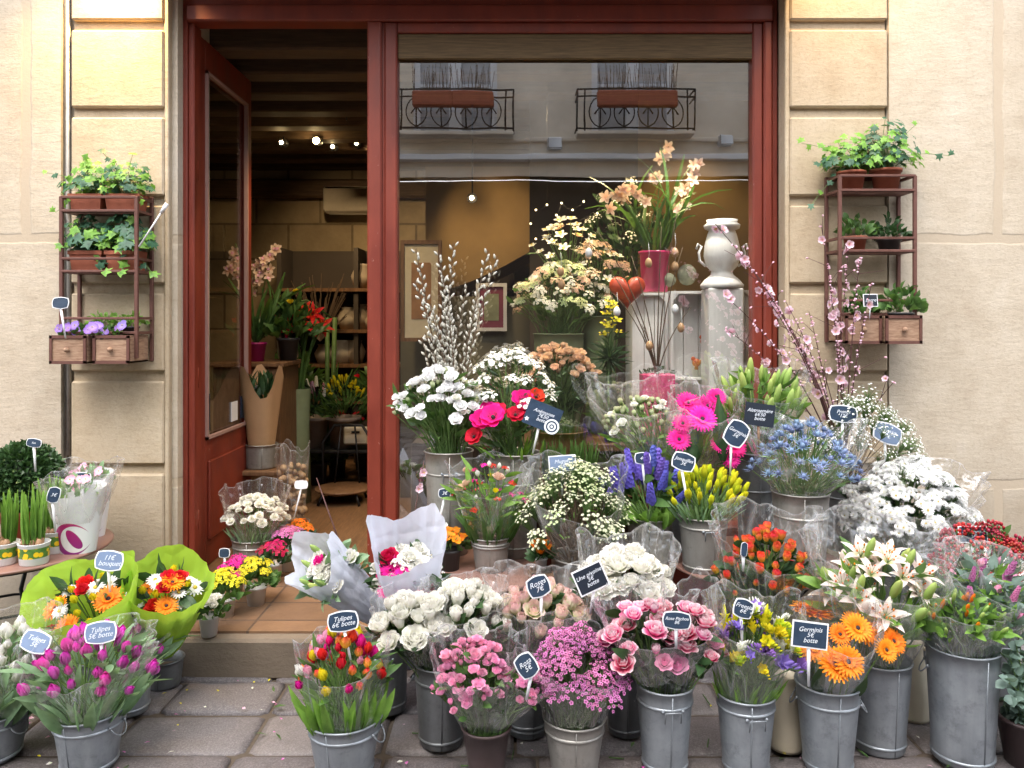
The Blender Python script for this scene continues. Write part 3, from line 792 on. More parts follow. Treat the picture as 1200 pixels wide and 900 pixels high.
while y>-2.9:
    d=U(.26,.31); x=-4.2+U(-.3,0)
    while x<4.2:
        w_=U(.34,.56); slab(m,x,x+w_,y-d,y,-.004+U(-.003,.003)); x+=w_
    y-=d; row+=1
build('pavement',m,M['granite'],kind='structure')
mp_=MB()
for i in range(320):
    p=V(U(-2.4,2.4),U(2.35,3.25),.006+U(0,.003)); q=orient(V(U(-.4,.4),U(-.4,.4),1)).to_matrix().to_4x4(); q.translation=p; mp_.x=q
    k=i%5; L=U(.008,.02) if k<4 else U(.02,.05); mp_.petal(L,L*(.7 if k<4 else .3),80,100,0,0,0,.2,'oval',2,2,0,k)
mp_.x=None
for i in range(40):
    a=U(0,6.28); p=V(U(-2.4,2.4),U(2.35,3.2),.006); L=U(.03,.11); mp_.tube([p,p+V(L*math.cos(a),L*math.sin(a),U(.0,.006))],.0022,5,4)
tag(build('fallen_petals',mp_,[M['p_white'],M['p_pink'],M['p_yellow'],M['p_purple'],M['leaf']],None,True,True,'stuff'),'fallen petals and leaf scraps scattered on the grey paving','petals')

# ------------------------------------------------------------------ the shop building
YW=3.80
FZ=.17     # shop floor height
shop=thing('flower_shop_building','honey limestone shopfront with oxblood red door and window frames','shop',(0,YW,0))
# ashlar walls on both sides and above
m=MB(); m.box(-6,-2.16,YW,YW+.45,-.02,5.6); m.box(-2.165,-1.62,YW+.045,YW+.45,-.02,5.6); build('wall',m,M['wall'],shop,False)
m=MB(); m.box(1.806,6,YW,YW+.45,-.02,5.6); build('wall',m,M['wall'],shop,False)
m=MB(); m.box(-1.62,1.33,YW+.03,YW+.45,3.06,5.6); build('wall',m,M['wall'],shop,False)
# grooved piers: block faces with recessed bands
def pier(x0,x1,edge_side):
    m=MB(); z=-.02; hgt=.421
    gy=[1.45-(py-375)/244.7 for py in (550,441,338,235,131.5,29,-74,-177,-280,-383,-486,-589)]
    e=.045
    zs=-.02
    for gz in gy:
        m.box(x0,x1,YW-.002,YW+.10,zs,gz-.024,0,.008); zs=gz+.024
    m.box(x0,x1,YW-.002,YW+.10,zs,5.6,0,.008)
    m.box(x0+.003,x1-.003,YW+.026,YW+.11,-.02,5.59)          # back of the grooves
    if edge_side>0: m.box(x1,x1+.022,YW+.006,YW+.12,-.02,5.6,0,.005)
    else: m.box(x0-.022,x0,YW+.006,YW+.12,-.02,5.6,0,.005)
    return m
build('pier',pier(-2.112,-1.668,1),M['pier'],shop,False)
build('pier',pier(1.332,1.80,-1),M['pier'],shop,False)
# reveal linings
for (a,b) in ((-1.72,-1.646),(1.31,1.40)): m=MB(); m.box(a,b,YW+.10,YW+.45,-.02,3.06); build('reveal',m,M['pier'],shop,False)
m=MB(); m.tube([(-2.137,YW+.02,3.4),(-2.137,YW+.02,1.95),(-2.132,YW+.02,1.93),(-2.132,YW+.02,.80)],.012,8); m.tube([(-2.155,YW+.03,5.4),(-2.155,YW+.03,.3)],.009,6); build('downpipe',m,M['zincwarm'],shop)
# door step and tiles
m=MB(); m.box(-1.78,-.50,3.235,3.93,-.02,.146,0,.012); build('doorstep',m,M['stepstone'],shop,False)
def tiles():
    t=NT('worn_terracotta_threshold_tiles'); pos=t.pos()
    br=t.n('ShaderNodeTexBrick',offset=.0,i={'Scale':1,'Mortar Size':.006,'Mortar Smooth':.2,'Brick Width':.40,'Row Height':.215,'Color1':(.23,.135,.078,1),'Color2':(.15,.09,.055,1),'Mortar':(.07,.05,.04,1)})
    mp=t.n('ShaderNodeMapping',i={'Location':(.30,.02,0)}); t.l(pos,mp.inputs[0]); t.l(mp.outputs[0],br.inputs['Vector'])
    n=t.noise(pos,7,6,.7); col=t.mix(t.math('MULTIPLY',t.math('SUBTRACT',n,.42,True),2.0,True),br.outputs['Color'],(.12,.07,.045))
    return t.done(t.pbr(col,t.math('ADD',.25,t.math('MULTIPLY',n,.3)),0,t.bump(t.math('SUBTRACT',n,br.outputs['Fac']),.35,.006),.5))
M['tiles']=tiles()
m=MB(); m.box(-1.74,-.54,3.30,4.00,.142,.156); build('threshold_tiles',m,M['tiles'],shop,False)
# shop front joinery, oxblood paint
YF=3.92
def fbox(x0,x1,z0,z1,y0=YF,y1=YF+.07,b=.006): 
    m=MB(); m.box(x0,x1,y0,y1,z0,z1,0,b); return m
m=MB(); m.box(-1.648,-1.60,YF-.012,YF+.10,.15,3.06,0,.006); m.box(-1.602,-1.572,YF+.004,YF+.10,.15,2.92,0,.006); build('door_frame',m,M['red'],shop,False)
m=MB(); m.box(-.712,-.640,YF-.022,YF+.09,.15,2.92,0,.008); m.box(-.642,-.628,YF-.004,YF+.09,.15,2.92,0,.003); build('mullion',m,M['red'],shop,False)
m=MB(); m.box(-.630,-.566,YF-.010,YF+.07,.40,2.92,0,.008); build('window_frame',m,M['red'],shop,False)
m=MB(); m.box(1.188,1.240,YF-.004,YF+.07,.40,2.92,0,.008); m.box(1.238,1.282,YF-.022,YF+.07,.02,2.92,0,.008); m.box(1.280,1.312,YF-.008,YF+.09,.02,3.06,0,.006); build('window_frame',m,M['red'],shop,False)
m=MB(); m.box(-1.602,1.284,YF-.03,YF+.09,2.918,3.0,0,.008); m.box(-1.61,1.29,YF-.012,YF+.09,2.998,3.07,0,.006); m.box(-.568,1.19,YF-.004,YF+.07,2.868,2.92,0,.006); build('lintel',m,M['red'],shop,False)
m=MB(); m.box(-.63,1.24,YF-.05,YF+.07,.385,.445,0,.01); m.box(-.70,1.24,YF-.01,YF+.06,.0,.39,0,.006)
for k in range(4): m.box(-.60+k*.46,-.60+k*.46+.38,YF-.022,YF,.07,.34,0,.01)
build('window_sill',m,M['red'],shop,False)
m=MB(); m.box(-.566,1.19,YF+.006,YF+.03,2.742,2.866,0,.004); build('window_valance',m,M['valance'],shop,False)
def glass(name,refl=.29,tint=(.97,.985,.97),rough=.0):
    t=NT(name); tp=t.n('ShaderNodeBsdfTransparent',i={'Color':(*tint,1)}); gl=t.n('ShaderNodeBsdfGlossy',i={'Color':(1,1,1,1),'Roughness':rough})
    nm=t.bump(t.noise(t.pos(),2.0,2),.010,.05); t.l(nm,gl.inputs['Normal'])
    lw=t.n('ShaderNodeLayerWeight',i={'Blend':.5}); mx=t.n('ShaderNodeMixShader')
    t.l(t.math('ADD',t.math('MULTIPLY',t.math('POWER',lw.outputs['Facing'],3.0),.5),refl,True),mx.inputs[0]); t.l(tp.outputs[0],mx.inputs[1]); t.l(gl.outputs[0],mx.inputs[2]); return t.done(mx)
M['glass']=glass('double_shop_glass'); M['doorglass']=glass('door_glass',.05)
m=MB(); m.poly([(-.57,YF+.04,.44),(1.192,YF+.04,.44),(1.192,YF+.04,2.88),(-.57,YF+.04,2.88)]); pane=build('window_pane',m,M['glass'],shop,False)
# the open door leaf, swung inwards
XD=-1.585
door=None
m=MB(); y0,y1=3.99,4.83
m.box(XD-.045,XD,y0,y0+.115,FZ,2.90,0,.006); m.box(XD-.045,XD,y1-.09,y1,FZ,2.90,0,.006)
m.box(XD-.045,XD,y0+.11,y1-.085,FZ,.83,0,.004); m.box(XD-.045,XD,y0+.11,y1-.085,2.74,2.90,0,.004)
door=build('door',m,M['red'],shop,False)
m=MB(); m.box(XD-.002,XD+.012,y0+.14,y1-.12,.30,.72,0,.01); build('door_panel',m,M['red'],door,False)
m=MB(); m.box(XD-.01,XD+.012,y0+.115,y0+.13,.83,2.74); m.box(XD-.01,XD+.012,y1-.105,y1-.09,.83,2.74); m.box(XD-.01,XD+.012,y0+.115,y1-.09,.83,.845); m.box(XD-.01,XD+.012,y0+.115,y1-.09,2.725,2.74); build('glazing_bead',m,plain('worn_pale_bead',(.36,.22,.19),.5),door,False)
m=MB(); m.poly([(XD-.02,y0+.11,.82),(XD-.02,y1-.08,.82),(XD-.02,y1-.08,2.75),(XD-.02,y0+.11,2.75)]); build('glass_pane',m,M['doorglass'],door,False)
for z in (1.16,2.2,.45):
    m=MB(); m.tube([(XD+.006,y0-.012,z-.05),(XD+.006,y0-.012,z+.05)],.009,8); build('hinge',m,M['red'],door)
m=MB(); m.tube([(XD+.002,y1-.045,1.05),(XD+.05,y1-.045,1.05),(XD+.055,y1-.06,1.05),(XD+.055,y1-.16,1.045)],.008,8); build('handle',m,M['zincdk'],door)
for (yy,zz,h_,w_,mat) in ((4.13,.87,.19,.07,'slateblack'),(4.52,.87,.11,.10,'white'),(4.68,.87,.13,.05,'slate')):
    m=MB(); m.box(XD-.017,XD-.012,yy,yy+w_,zz,zz+h_); s_=build('door_sticker',m,M[mat],door,False)
# unseen overhang placed above the shopfront to shade the lintel and upper frame
m=MB(); m.box(-1.70,1.36,3.44,3.83,3.10,3.46,0,.01); build('unseen_fascia',m,M['red'],shop,False)
# interior shell
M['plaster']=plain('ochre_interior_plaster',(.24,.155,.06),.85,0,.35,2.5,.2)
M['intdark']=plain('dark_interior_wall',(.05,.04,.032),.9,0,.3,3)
def blocks():
    t=NT('interior_stone_blocks'); pos=t.pos(); s=t.n('ShaderNodeSeparateXYZ'); t.l(pos,s.inputs[0]); c=t.n('ShaderNodeCombineXYZ'); t.l(s.outputs['X'],c.inputs[0]); t.l(s.outputs['Z'],c.inputs[1])
    br=t.n('ShaderNodeTexBrick',offset=.5,i={'Scale':1,'Mortar Size':.012,'Mortar Smooth':.2,'Brick Width':.62,'Row Height':.34,'Color1':(.36,.28,.17,1),'Color2':(.27,.21,.13,1),'Mortar':(.10,.075,.05,1)}); t.l(c.outputs[0],br.inputs['Vector'])
    n=t.noise(pos,6,5); return t.done(t.pbr(t.mix(.35,br.outputs['Color'],t.ramp(n,[(.3,(.16,.12,.07)),(.7,(.4,.32,.2))])),.85,0,t.bump(t.math('SUBTRACT',n,br.outputs['Fac']),.5,.02),.2))
M['blocks']=blocks()
m=MB(); m.box(-3.2,2.4,4.02,8.2,.02,FZ-.004); build('shop_floor',m,wood('worn_brown_floor_boards',(.10,.055,.028),(.24,.13,.065),.4,(14,1.2,1)),shop,False)
m=MB(); m.box(-3.2,2.4,7.7,7.9,FZ,3.05); build('back_wall',m,M['blocks'],shop,False)
m=MB(); m.box(-3.3,-3.2,4.25,7.9,FZ,3.05); m.box(2.4,2.5,4.25,7.9,FZ,3.05); build('side_wall',m,M['plaster'],shop,False)
m=MB(); m.box(-3.3,2.5,4.0,7.9,3.05,3.2); build('ceiling',m,plain('dark_brown_ceiling',(.05,.034,.022),.9,0,.2,6),shop,False)
for k in range(9):
    yb=4.25+k*.42; m=MB(); m.box(-3.2,2.4,yb,yb+.17,2.90,3.05,0,.012); build('beam',m,M['beam'],shop,False)
m=MB(); m.box(-3.2,2.4,7.58,7.7,2.62,2.80,0,.02); build('beam',m,M['beam'],shop,False)
# partition behind the window display
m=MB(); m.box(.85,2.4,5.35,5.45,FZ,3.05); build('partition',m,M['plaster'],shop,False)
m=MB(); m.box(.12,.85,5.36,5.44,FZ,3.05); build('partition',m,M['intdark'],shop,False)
# sloping plaster soffit that catches a spotlight
m=MB(); rows=[]
for i in range(9):
    q=i/8; x=lerp(-.62,.55,q); z=1.62+.95*q**1.5*.62+.02; rows.append([(x,5.7,z),(x,7.1,z)])
m.grid(rows); rows=[[(lerp(-.62,.55,i/8),5.69,1.64+.59*(i/8)**1.5),(lerp(-.62,.55,i/8),5.69,2.55)] for i in range(9)]; m.grid(rows)
build('stair_soffit',m,M['plaster'],shop)
# air conditioner on the back wall
m=MB(); c=P(413,235,7.55); m.box(c.x-.26,c.x+.26,7.45,7.7,c.z-.12,c.z+.12,0,.02); ac=build('air_conditioner',m,plain('beige_air_conditioner',(.40,.36,.28),.5),None); tag(ac,'beige wall air conditioner high on the stone back wall','air conditioner')

# ------------------------------------------------------------------ opposite side of the street (seen mirrored in the window)
YO=-3.0; VD=2*(YF+.04)-YO    # distance of its mirror image
def Q(px,py): return ((px-HX)/F*VD, H-(py-HY)/F*VD)
opp=thing('opposite_house','grey plastered house across the street mirrored in the shop window','house',(0,YO,0))
M['render']=plain('grey_beige_render',(.72,.65,.55),.9,0,.35,1.9,.3)
M['whitepaint']=plain('white_window_paint',(.75,.77,.80),.5,0,.03)
x4,z0_=Q(0,186)
ws=[]
for (pa,pb) in ((484,583),(693,790),(905,1000),(275,375)): ws.append((Q(pa,0)[0],Q(pb,0)[0]))
ws.sort()
zl=Q(0,158)[1]; zt_=5.55
m=MB(); xs=[-7]+[q for w_ in ws for q in w_]+[7]
for k in range(0,len(xs),2): m.box(xs[k],xs[k+1],YO-.3,YO,z0_-.25,zt_)
m.box(-7,7,YO-.3,YO-.001,zt_,5.75); m.box(-7,7,YO-.29,YO-.002,z0_-.25,zl-.004); build('wall',m,M['render'],opp,False)
m=MB(); m.box(-7,7,YO-.6,YO-.35,-.02,z0_-.25); build('ground_floor_wall',m,M['intdark'],opp,False)
m=MB(); m.box(-7,7,YO-.02,YO+.06,zl-.10,zl-.045,0,.01); build('cornice',m,M['render'],opp,False)
m=MB(); m.box(-7,7,YO-.3,YO+.16,z0_-.04,z0_+.04,0,.01); build('awning_rail',m,M['whitepaint'],opp,False)
for wi,(a,b) in enumerate(ws):
    wl=('far outside the left frame','in the left half of the window','in the right half of the window','beyond the right jamb')[wi]
    m=MB(); m.box(a,a+.09,YO-.14,YO-.05,zl,zt_); m.box(b-.09,b,YO-.14,YO-.05,zl,zt_); m.box((a+b)/2-.085,(a+b)/2+.085,YO-.13,YO-.04,zl,zt_); zz=Q(0,99)[1]; m.box(a+.09,b-.09,YO-.13,YO-.06,zz-.02,zz+.02); wn=build('window',m,M['whitepaint'],opp,False)
    m=MB(); m.poly([(a,YO-.11,zl),(b,YO-.11,zl),(b,YO-.11,zt_),(a,YO-.11,zt_)]); build('pane',m,plain('grey_curtained_pane',(.42,.43,.45),.15,0,.35,7),wn,False)
    # iron balcony
    ra,rb=a-.22,b+.22; zr=Q(0,112)[1]; zb=zl-.02; m=MB(); yy=YO+.30
    for z in (zr,zr-.10,zb+.04): m.tube([(ra,yy,z),(rb,yy,z)],.013,6); m.tube([(ra,yy,z),(ra,YO,z)],.012,6); m.tube([(rb,yy,z),(rb,YO,z)],.012,6)
    for x in (ra,rb,ra+.10,rb-.10): m.tube([(x,yy,zb),(x,yy,zr)],.012,6)
    for k in range(4):
        xc=lerp(ra+.3,rb-.3,k/3); 
        for sgn in (-1,1):
            m.tube([(xc+sgn*.14*math.sin(PI*q/8)**.6,yy,lerp(zb+.05,zr-.1,q/8)) for q in range(9)],.009,5)
        m.tube([(xc,yy,zb+.04),(xc,yy,zr-.1)],.010,5); m.tube([(xc-.07,yy,(zb+zr)/2-.05),(xc,yy,(zb+zr)/2+.05),(xc+.07,yy,(zb+zr)/2-.05)],.012,5)
    build('balcony_railing',m,M['iron'],opp)
    m=MB(); m.box(ra,rb,YO-.01,YO+.34,zb-.05,zb,0,.01); build('balcony_slab',m,M['render'],opp,False)
    for k in range(2):
        xm=lerp(a,b,.27+.46*k)
        tp=thing('window_box','terracotta window box mirrored %s, %s on its balcony'%(wl,('left one','right one')[k]),'planter',(xm,YO+.36,zr-.26),'window boxes on the opposite balconies')
        m=MB(); m.box(xm-.27,xm+.27,YO+.32,YO+.46,zr-.26,zr-.06,0,.015); build('box',m,M['terracotta'],tp,False)
        m=MB()
        for q in range(34):
            x=xm+U(-.26,.26); m.tube([(x,YO+.39,zr-.08),(x+U(-.05,.05),YO+.39+U(-.05,.05),zr+U(.08,.34))],.004,4,0,0,1,False)
        build('dry_stems',m,M['twigbr'],tp)
for px,py in ((650,172),(848,168)):
    x,z=Q(px,py); m=MB(); m.box(x-.10,x+.10,YO-.01,YO+.14,z-.05,z+.10,0,.02); tag(build('floodlight',m,M['whitepaint']),'white square floodlight on the opposite ledge '+('nearer the window mullion' if px<700 else 'nearer the right window jamb'),'floodlight')
# side returns far along the street keep the light of a narrow lane
# ------------------------------------------------------------------ small plant kit
def ivyleaf(mb,p,d,s,m=0,spin=None):
    q=orient(d,spin).to_matrix().to_4x4(); q.translation=p; old=mb.x; mb.x=q
    pts=[]
    for k,(a,r) in enumerate(((-150,.45),(-118,.75),(-85,.42),(-48,.85),(-22,.52),(0,1.1),(22,.52),(48,.85),(85,.42),(118,.75),(150,.45))):
        a=math.radians(a+90); pts.append((r*s*math.cos(a),r*s*math.sin(a)+.2*s,-.18*s*r*r+U(-.03,.03)*s))
    c=mb.vert((0,0,.05*s),.2); ids=[mb.vert(q_,.8) for q_ in pts]
    for k in range(len(ids)): mb.face((c,ids[k],ids[(k+1)%len(ids)]),m)
    mb.x=old
def ivy_plant(label,c,pw,ph,pd,spread,hgt,n,vines,group,rect=True,leafmat=('ivy','ivydk'),ls=.027,potmat='terracotta',trail=0):
    """c: centre of the pot's foot"""
    t=thing('potted_ivy',label,'potted plant',c,group)
    m=MB()
    if rect: 
        x,y,z=c; k=.85
        pr=[((x+sx*pw/2*q),(y+sy*pd/2*q)) for q in (k,1) for sx,sy in ((-1,-1),(1,-1),(1,1),(-1,1))]
        lo=[m.vert((*pr[i],z)) for i in range(4)]; hi=[m.vert((*pr[4+i],z+ph)) for i in range(4)]
        m.face(lo[::-1])
        for i in range(4): j=(i+1)%4; m.face((lo[i],lo[j],hi[j],hi[i]))
        m.box(x-pw/2-.004,x+pw/2+.004,y-pd/2-.004,y-pd/2+.004,z+ph*.82,z+ph); m.box(x-pw/2+.006,x+pw/2-.006,y-pd/2+.006,y+pd/2-.006,z+ph*.6,z+ph*.93,1)
        build('pot',m,[M[potmat],M['soil']],t,False)
    else:
        pot_mesh(m,c,pw/2,ph); build('pot',m,[M[potmat]],t)
    top=Vector(c)+Vector((0,0,ph)); mf=MB(); md=MB(); ms=MB()
    for i in range(int(n*1.8)):
        a=U(0,6.28); q=math.sqrt(U(0,1)); z=hgt*1.25*(1-q*q*.75)*U(.2,1.1)
        p=top+V(1.15*spread*q*math.cos(a),spread*.7*q*math.sin(a)-.01,z)
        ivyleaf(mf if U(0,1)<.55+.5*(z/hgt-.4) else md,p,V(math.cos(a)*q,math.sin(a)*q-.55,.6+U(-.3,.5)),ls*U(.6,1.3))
        if i%3==0: ms.tube(stemcurve(top+V(U(-.03,.03),0,-.01),p,3),.0012,4,0,0,1,False)
    for (dx,dy,dz,k) in vines:
        e=top+V(dx,dy,dz); cv=stemcurve(top,e,8); ms.tube(cv,.0014,4,0,0,1,False)
        for i in range(k):
            q=(i+1)/k; j=min(7,int(q*8)); p=cv[j].lerp(cv[j+1],q*8-j)+V(U(-1,1),U(-1,0),U(-1,1))*.012
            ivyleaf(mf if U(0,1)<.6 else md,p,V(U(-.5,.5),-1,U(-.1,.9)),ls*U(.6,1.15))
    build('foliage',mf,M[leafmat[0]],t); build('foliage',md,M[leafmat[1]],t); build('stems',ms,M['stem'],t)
    return t
def bushy(mf,c,rx,ry,rz,n,L,W,sh='lance',up=.6,bend=45):
    for i in range(n):
        a=U(0,6.28); q=math.sqrt(U(0,1)); z=rz*(1-q*q)*U(.15,1)
        p=Vector(c)+V(rx*q*math.cos(a),ry*q*math.sin(a),z)
        addleaf(mf,p,V(math.cos(a)*q,math.sin(a)*q,up+U(-.3,.4)),L*U(.6,1.2),W*U(.7,1.2),sh,bend,0,.2,3)
def potted(label,px,foot,w,h,Y=None,z0=0,pot='whitepot',leaf=None,flowers=None,nf=0,fr=None,leafmat='leaf',top=.05,group=None,name='potted_flower',cat='potted plant',dep=.9,taper=.72,part='flower',cam=.3,leafn=60,L=.05,W=.03,sh='lance'):
    """pot seen at column px with its foot on row foot, w x h pixels"""
    Y=Y or GY(foot,z0); s=Y/F; c=P(px,foot,Y); c.z=z0; r=w*s/2; hh=h*s
    t=thing(name,label,cat,c,group)
    m=MB(); pot_mesh(m,c,r,hh,taper=taper); build('pot',m,[M[pot]],t)
    tp=c+V(0,0,hh); mf=MB(); rx=(fr or w*.7)*s
    bushy(mf,tp,rx,rx*dep,top*.8,leafn,L,W,sh); build('foliage',mf,M[leafmat],t)
    for i in range(nf):
        f=R.choices(flowers,[q[2] for q in flowers])[0]
        a=i*2.4+U(-.3,.3); q=math.sqrt((i+.5)/nf); p=tp+V(rx*q*.9*math.cos(a),rx*dep*q*.9*math.sin(a)-.01,top*(1.05-.45*q*q)+U(-.008,.008))
        d=(p-(tp-V(0,0,.08))).normalized()+V(0,-cam,.1)
        inst(part,R.choice(head(f[0],f[1],f[4] if len(f)>4 else None)),t,p,orient(d),f[3]*U(.85,1.15))
    return t
def round_table(label,X,Y,r,z,mat='tabletop',legs=4,name='round_table',a0=.6):
    t=thing(name,label,'table',(X,Y,0)); m=MB()
    m.lathe([(.001,z-.012),(r-.006,z-.014),(r,z-.010),(r,z-.003),(r-.006,z),(.001,z)],48,0,(X,Y,0)); build('tabletop',m,M[mat],t)
    m=MB(); m.lathe([(r*.86,z-.03),(r*.88,z-.03),(r*.88,z-.012),(r*.86,z-.012)],40,0,(X,Y,0)); build('rim',m,M['iron'],t)
    for k in range(legs):
        a=a0+2*PI*k/legs; m=MB(); e=V(math.cos(a),math.sin(a),0)
        m.tube([V(X,Y,z-.02)+e*r*.75,V(X,Y,z*.55)+e*r*.35,V(X,Y,z*.3)+e*r*.45,V(X,Y,.004)+e*r*.85],.009,6); build('leg',m,M['iron'],t)
    m=MB(); m.tube([V(X+r*.38*math.cos(q*PI/8),Y+r*.38*math.sin(q*PI/8),z*.5) for q in range(17)],.006,5); build('stretcher',m,M['iron'],t)
    return t

# ------------------------------------------------------------------ wall shelves
def wall_shelf(label,xl,xr,ytop,ybot,rails,flip,bulge):
    """openwork rack hung on the wall, with two small drawers at its foot; rows/cols measured at the front plane"""
    Yb,Yf=YW-.012,YW-.165
    X=lambda px:(px-HX)/F*Yf; Z=lambda py:H-(py-HY)/F*Yf
    x0,x1=X(xl),X(xr); zt,zb=Z(ytop),Z(ybot)
    t=thing('wall_shelf',label,'shelf',((x0+x1)/2,Yb,zb))
    for x in (x0,x1):
        for y in (Yf,Yb): 
            m=MB(); m.box(x-.008,x+.008,y-.008,y+.008,zb if y==Yb else zb+.02,zt+(.02 if y==Yb else 0),0,.002); build('post',m,M['rust'],t,False)
    for py in rails:
        z=Z(py); m=MB(); m.box(x0,x1,Yf-.009,Yf+.003,z-.006,z+.006,0,.002)
        for x in (x0,x1): m.box(x-.006,x+.006,Yf,Yb,z-.006,z+.006)
        build('rail',m,M['rust'],t,False)
    m=MB(); m.box(x0,x1,Yb-.006,Yb+.006,zt+.004,zt+.018); build('rail',m,M['rust'],t,False)
    floors=[]
    for k,py in enumerate(rails[1::2]):
        z=Z(py); m=MB()
        for q in range(5): yy=lerp(Yf+.01,Yb-.03,q/4); m.box(x0+.006,x1-.006,yy-.006,yy+.012,z-.008,z-.002)
        build('shelf_slats',m,M['rust'],t,False); floors.append(z-.002)
    # drawers
    wd=(x1-x0)/2
    for k in range(2):
        a=x0+k*wd-.012*(1-k)*bulge[0]+.004; b=a+wd-.012; fr=Yf-.055-.02*(k if flip else 1-k); z0,z1=zb,zb+.125
        m=MB(); m.box(a,b,fr,fr+.012,z0,z1,0,.003); m.box(a,a+.01,fr+.012,Yb-.02,z0,z1); m.box(b-.01,b,fr+.012,Yb-.02,z0,z1); m.box(a,b,fr+.012,Yb-.02,z0,z0+.008); d=build('drawer',m,M['drawer'],t,False)
        m=MB()
        for (q0,q1,r0,r1) in ((a-.002,b+.002,z0-.002,z0+.012),(a-.002,b+.002,z1-.012,z1+.002),(a-.002,a+.010,z0,z1),(b-.010,b+.002,z0,z1)): m.box(q0,q1,fr-.006,fr+.004,r0,r1)
        build('drawer_frame',m,M['rust'],d,False)
        m=MB(); m.ball(((a+b)/2,fr-.014,(z0+z1)/2),.012,8,6); m.tube([((a+b)/2,fr-.016,(z0+z1)/2),((a+b)/2,fr+.004,(z0+z1)/2)],.006,6); build('knob',m,M['drawer'],d)
    return floors,x0,x1,Yf,Yb,zb
fl,x0,x1,Yf,Yb,zb=wall_shelf('rusty rack with two wooden drawers on the left pier beside the door',72,160,230,425,[231,247,303,318,373,390],False,(1,0))
GL='potted plants on the wall racks'
Ym=(Yf+Yb)/2
ivy_plant('bright green ivy in terracotta trough, top left of left wall rack',(lerp(x0,x1,.27),Ym,fl[0]),.15,.085,.10,.12,.13,75,[(-.20,-.03,.10,9),(-.13,-.06,-.09,7),(.0,-.06,.17,4)],GL)
ivy_plant('bright green ivy in terracotta trough, top right of left wall rack',(lerp(x0,x1,.76),Ym,fl[0]),.16,.085,.10,.12,.15,75,[(.06,-.03,.14,5),(-.10,-.04,.20,5),(.10,-.05,-.02,5)],GL)
ivy_plant('dark trailing ivy in terracotta trough, middle left of left wall rack',(lerp(x0,x1,.27),Ym,fl[1]),.15,.10,.10,.12,.14,80,[(-.10,-.08,.03,7),(.10,-.09,-.10,9),(-.08,-.06,.12,6)],GL,leafmat=('ivydk','ivy'),ls=.033)
ivy_plant('dark trailing ivy in terracotta trough, middle right of left wall rack',(lerp(x0,x1,.76),Ym,fl[1]),.15,.10,.10,.12,.14,80,[(.12,-.06,.02,7),(.02,-.09,-.10,7),(.13,-.03,-.10,5)],GL,leafmat=('ivydk','ivy'),ls=.033)
def shelfpot(label,c,r,h,pot,lm,n,L,W,flow=None,nf=0,rr=1.3,top=.06):
    t=thing('potted_flower',label,'potted plant',c,GL); m=MB(); pot_mesh(m,c,r,h); build('pot',m,[M[pot]],t)
    mf=MB(); tp=Vector(c)+V(0,0,h); bushy(mf,tp,r*rr,r*rr,top,n,L,W,'oval'); build('foliage',mf,M[lm],t)
    for i in range(nf):
        a=U(0,6.28); q=math.sqrt(U(0,1)); p=tp+V(r*rr*1.2*q*math.cos(a),r*rr*q*math.sin(a)-.02,top*U(.5,1.05))
        inst('flower',R.choice(head(flow[0],flow[1],flow[2])),t,p,orient(V(U(-.6,.6),-1,U(.1,.8))),flow[3]*U(.8,1.2))
for k,(q,nm) in enumerate(((.22,'left'),(.62,'right'))):
    shelfpot('violet pansies spilling over the %s drawer of the left wall rack'%nm,(lerp(x0,x1,q),Yf+.0,zb+.014),.055,.105,'blackplastic','leaf',60,.028,.018,('pansy','p_violet','eyeyellow',.85),9,1.25,.05)
shelfpot('pale green seedlings behind the pansies on the left wall rack',(lerp(x0,x1,.45),Yb-.05,fl[2]-.03),.04,.06,'blackplastic','leaflt',60,.03,.02,None,0,2.2,.06)
shelfpot('light green seedling tray behind the right drawer of the left wall rack',(lerp(x0,x1,.78),Yb-.05,fl[2]-.03),.04,.06,'blackplastic','leaflt',60,.03,.02,None,0,1.8,.07)
m=MB(); a=P(163,289,Yf-.02); b=P(193,243,Yf-.03); m.tube([a,b],.004,6); d=(b-a).normalized(); m.tube([b-d*.03,b+d*.02],[.008,.010],6); tag(build('stake',m,M['white']),'white plant stake slanting out of the ivy on the left wall rack','plant stake')

fr,x0,x1,Yf,Yb,zb=wall_shelf('rusty rack with two wooden drawers on the right pier above the chrysanthemums',984,1072,206,402,[206,223,279,294,352,368],True,(0,1))
Ym=(Yf+Yb)/2
ivy_plant('bright green ivy in terracotta pot, top left of right wall rack',(lerp(x0,x1,.25),Ym,fr[0]),.13,.10,.13,.13,.14,85,[(-.24,-.02,.13,8),(-.17,-.03,.02,6),(-.20,-.03,-.16,6)],GL,rect=False)
ivy_plant('blue green ivy in terracotta pot, top right of right wall rack',(lerp(x0,x1,.72),Ym,fr[0]),.14,.11,.14,.15,.20,110,[(.28,-.03,.06,7),(.12,-.03,.20,5)],GL,rect=False,leafmat=('ivydk','ivy'))
shelfpot('leafy herb in terracotta pot, middle left of right wall rack',(lerp(x0,x1,.30),Ym,fr[1]),.055,.075,'terracotta','leaf',70,.045,.025,None,0,1.5,.09)
shelfpot('small leafed plant in black pot, middle right of right wall rack',(lerp(x0,x1,.76),Ym,fr[1]),.055,.06,'blackplastic','leafdk',80,.04,.022,None,0,1.4,.11)
shelfpot('ivy seedling in black pot in the left drawer of right wall rack',(lerp(x0,x1,.32),Yf+.03,zb+.05),.05,.08,'blackplastic','leaf',80,.04,.03,None,0,1.3,.12)
shelfpot('lush green seedling in black pot in the right drawer of right wall rack',(lerp(x0,x1,.80),Yf-.0,zb+.05),.06,.09,'blackplastic','leaf',90,.05,.032,None,0,1.4,.12)
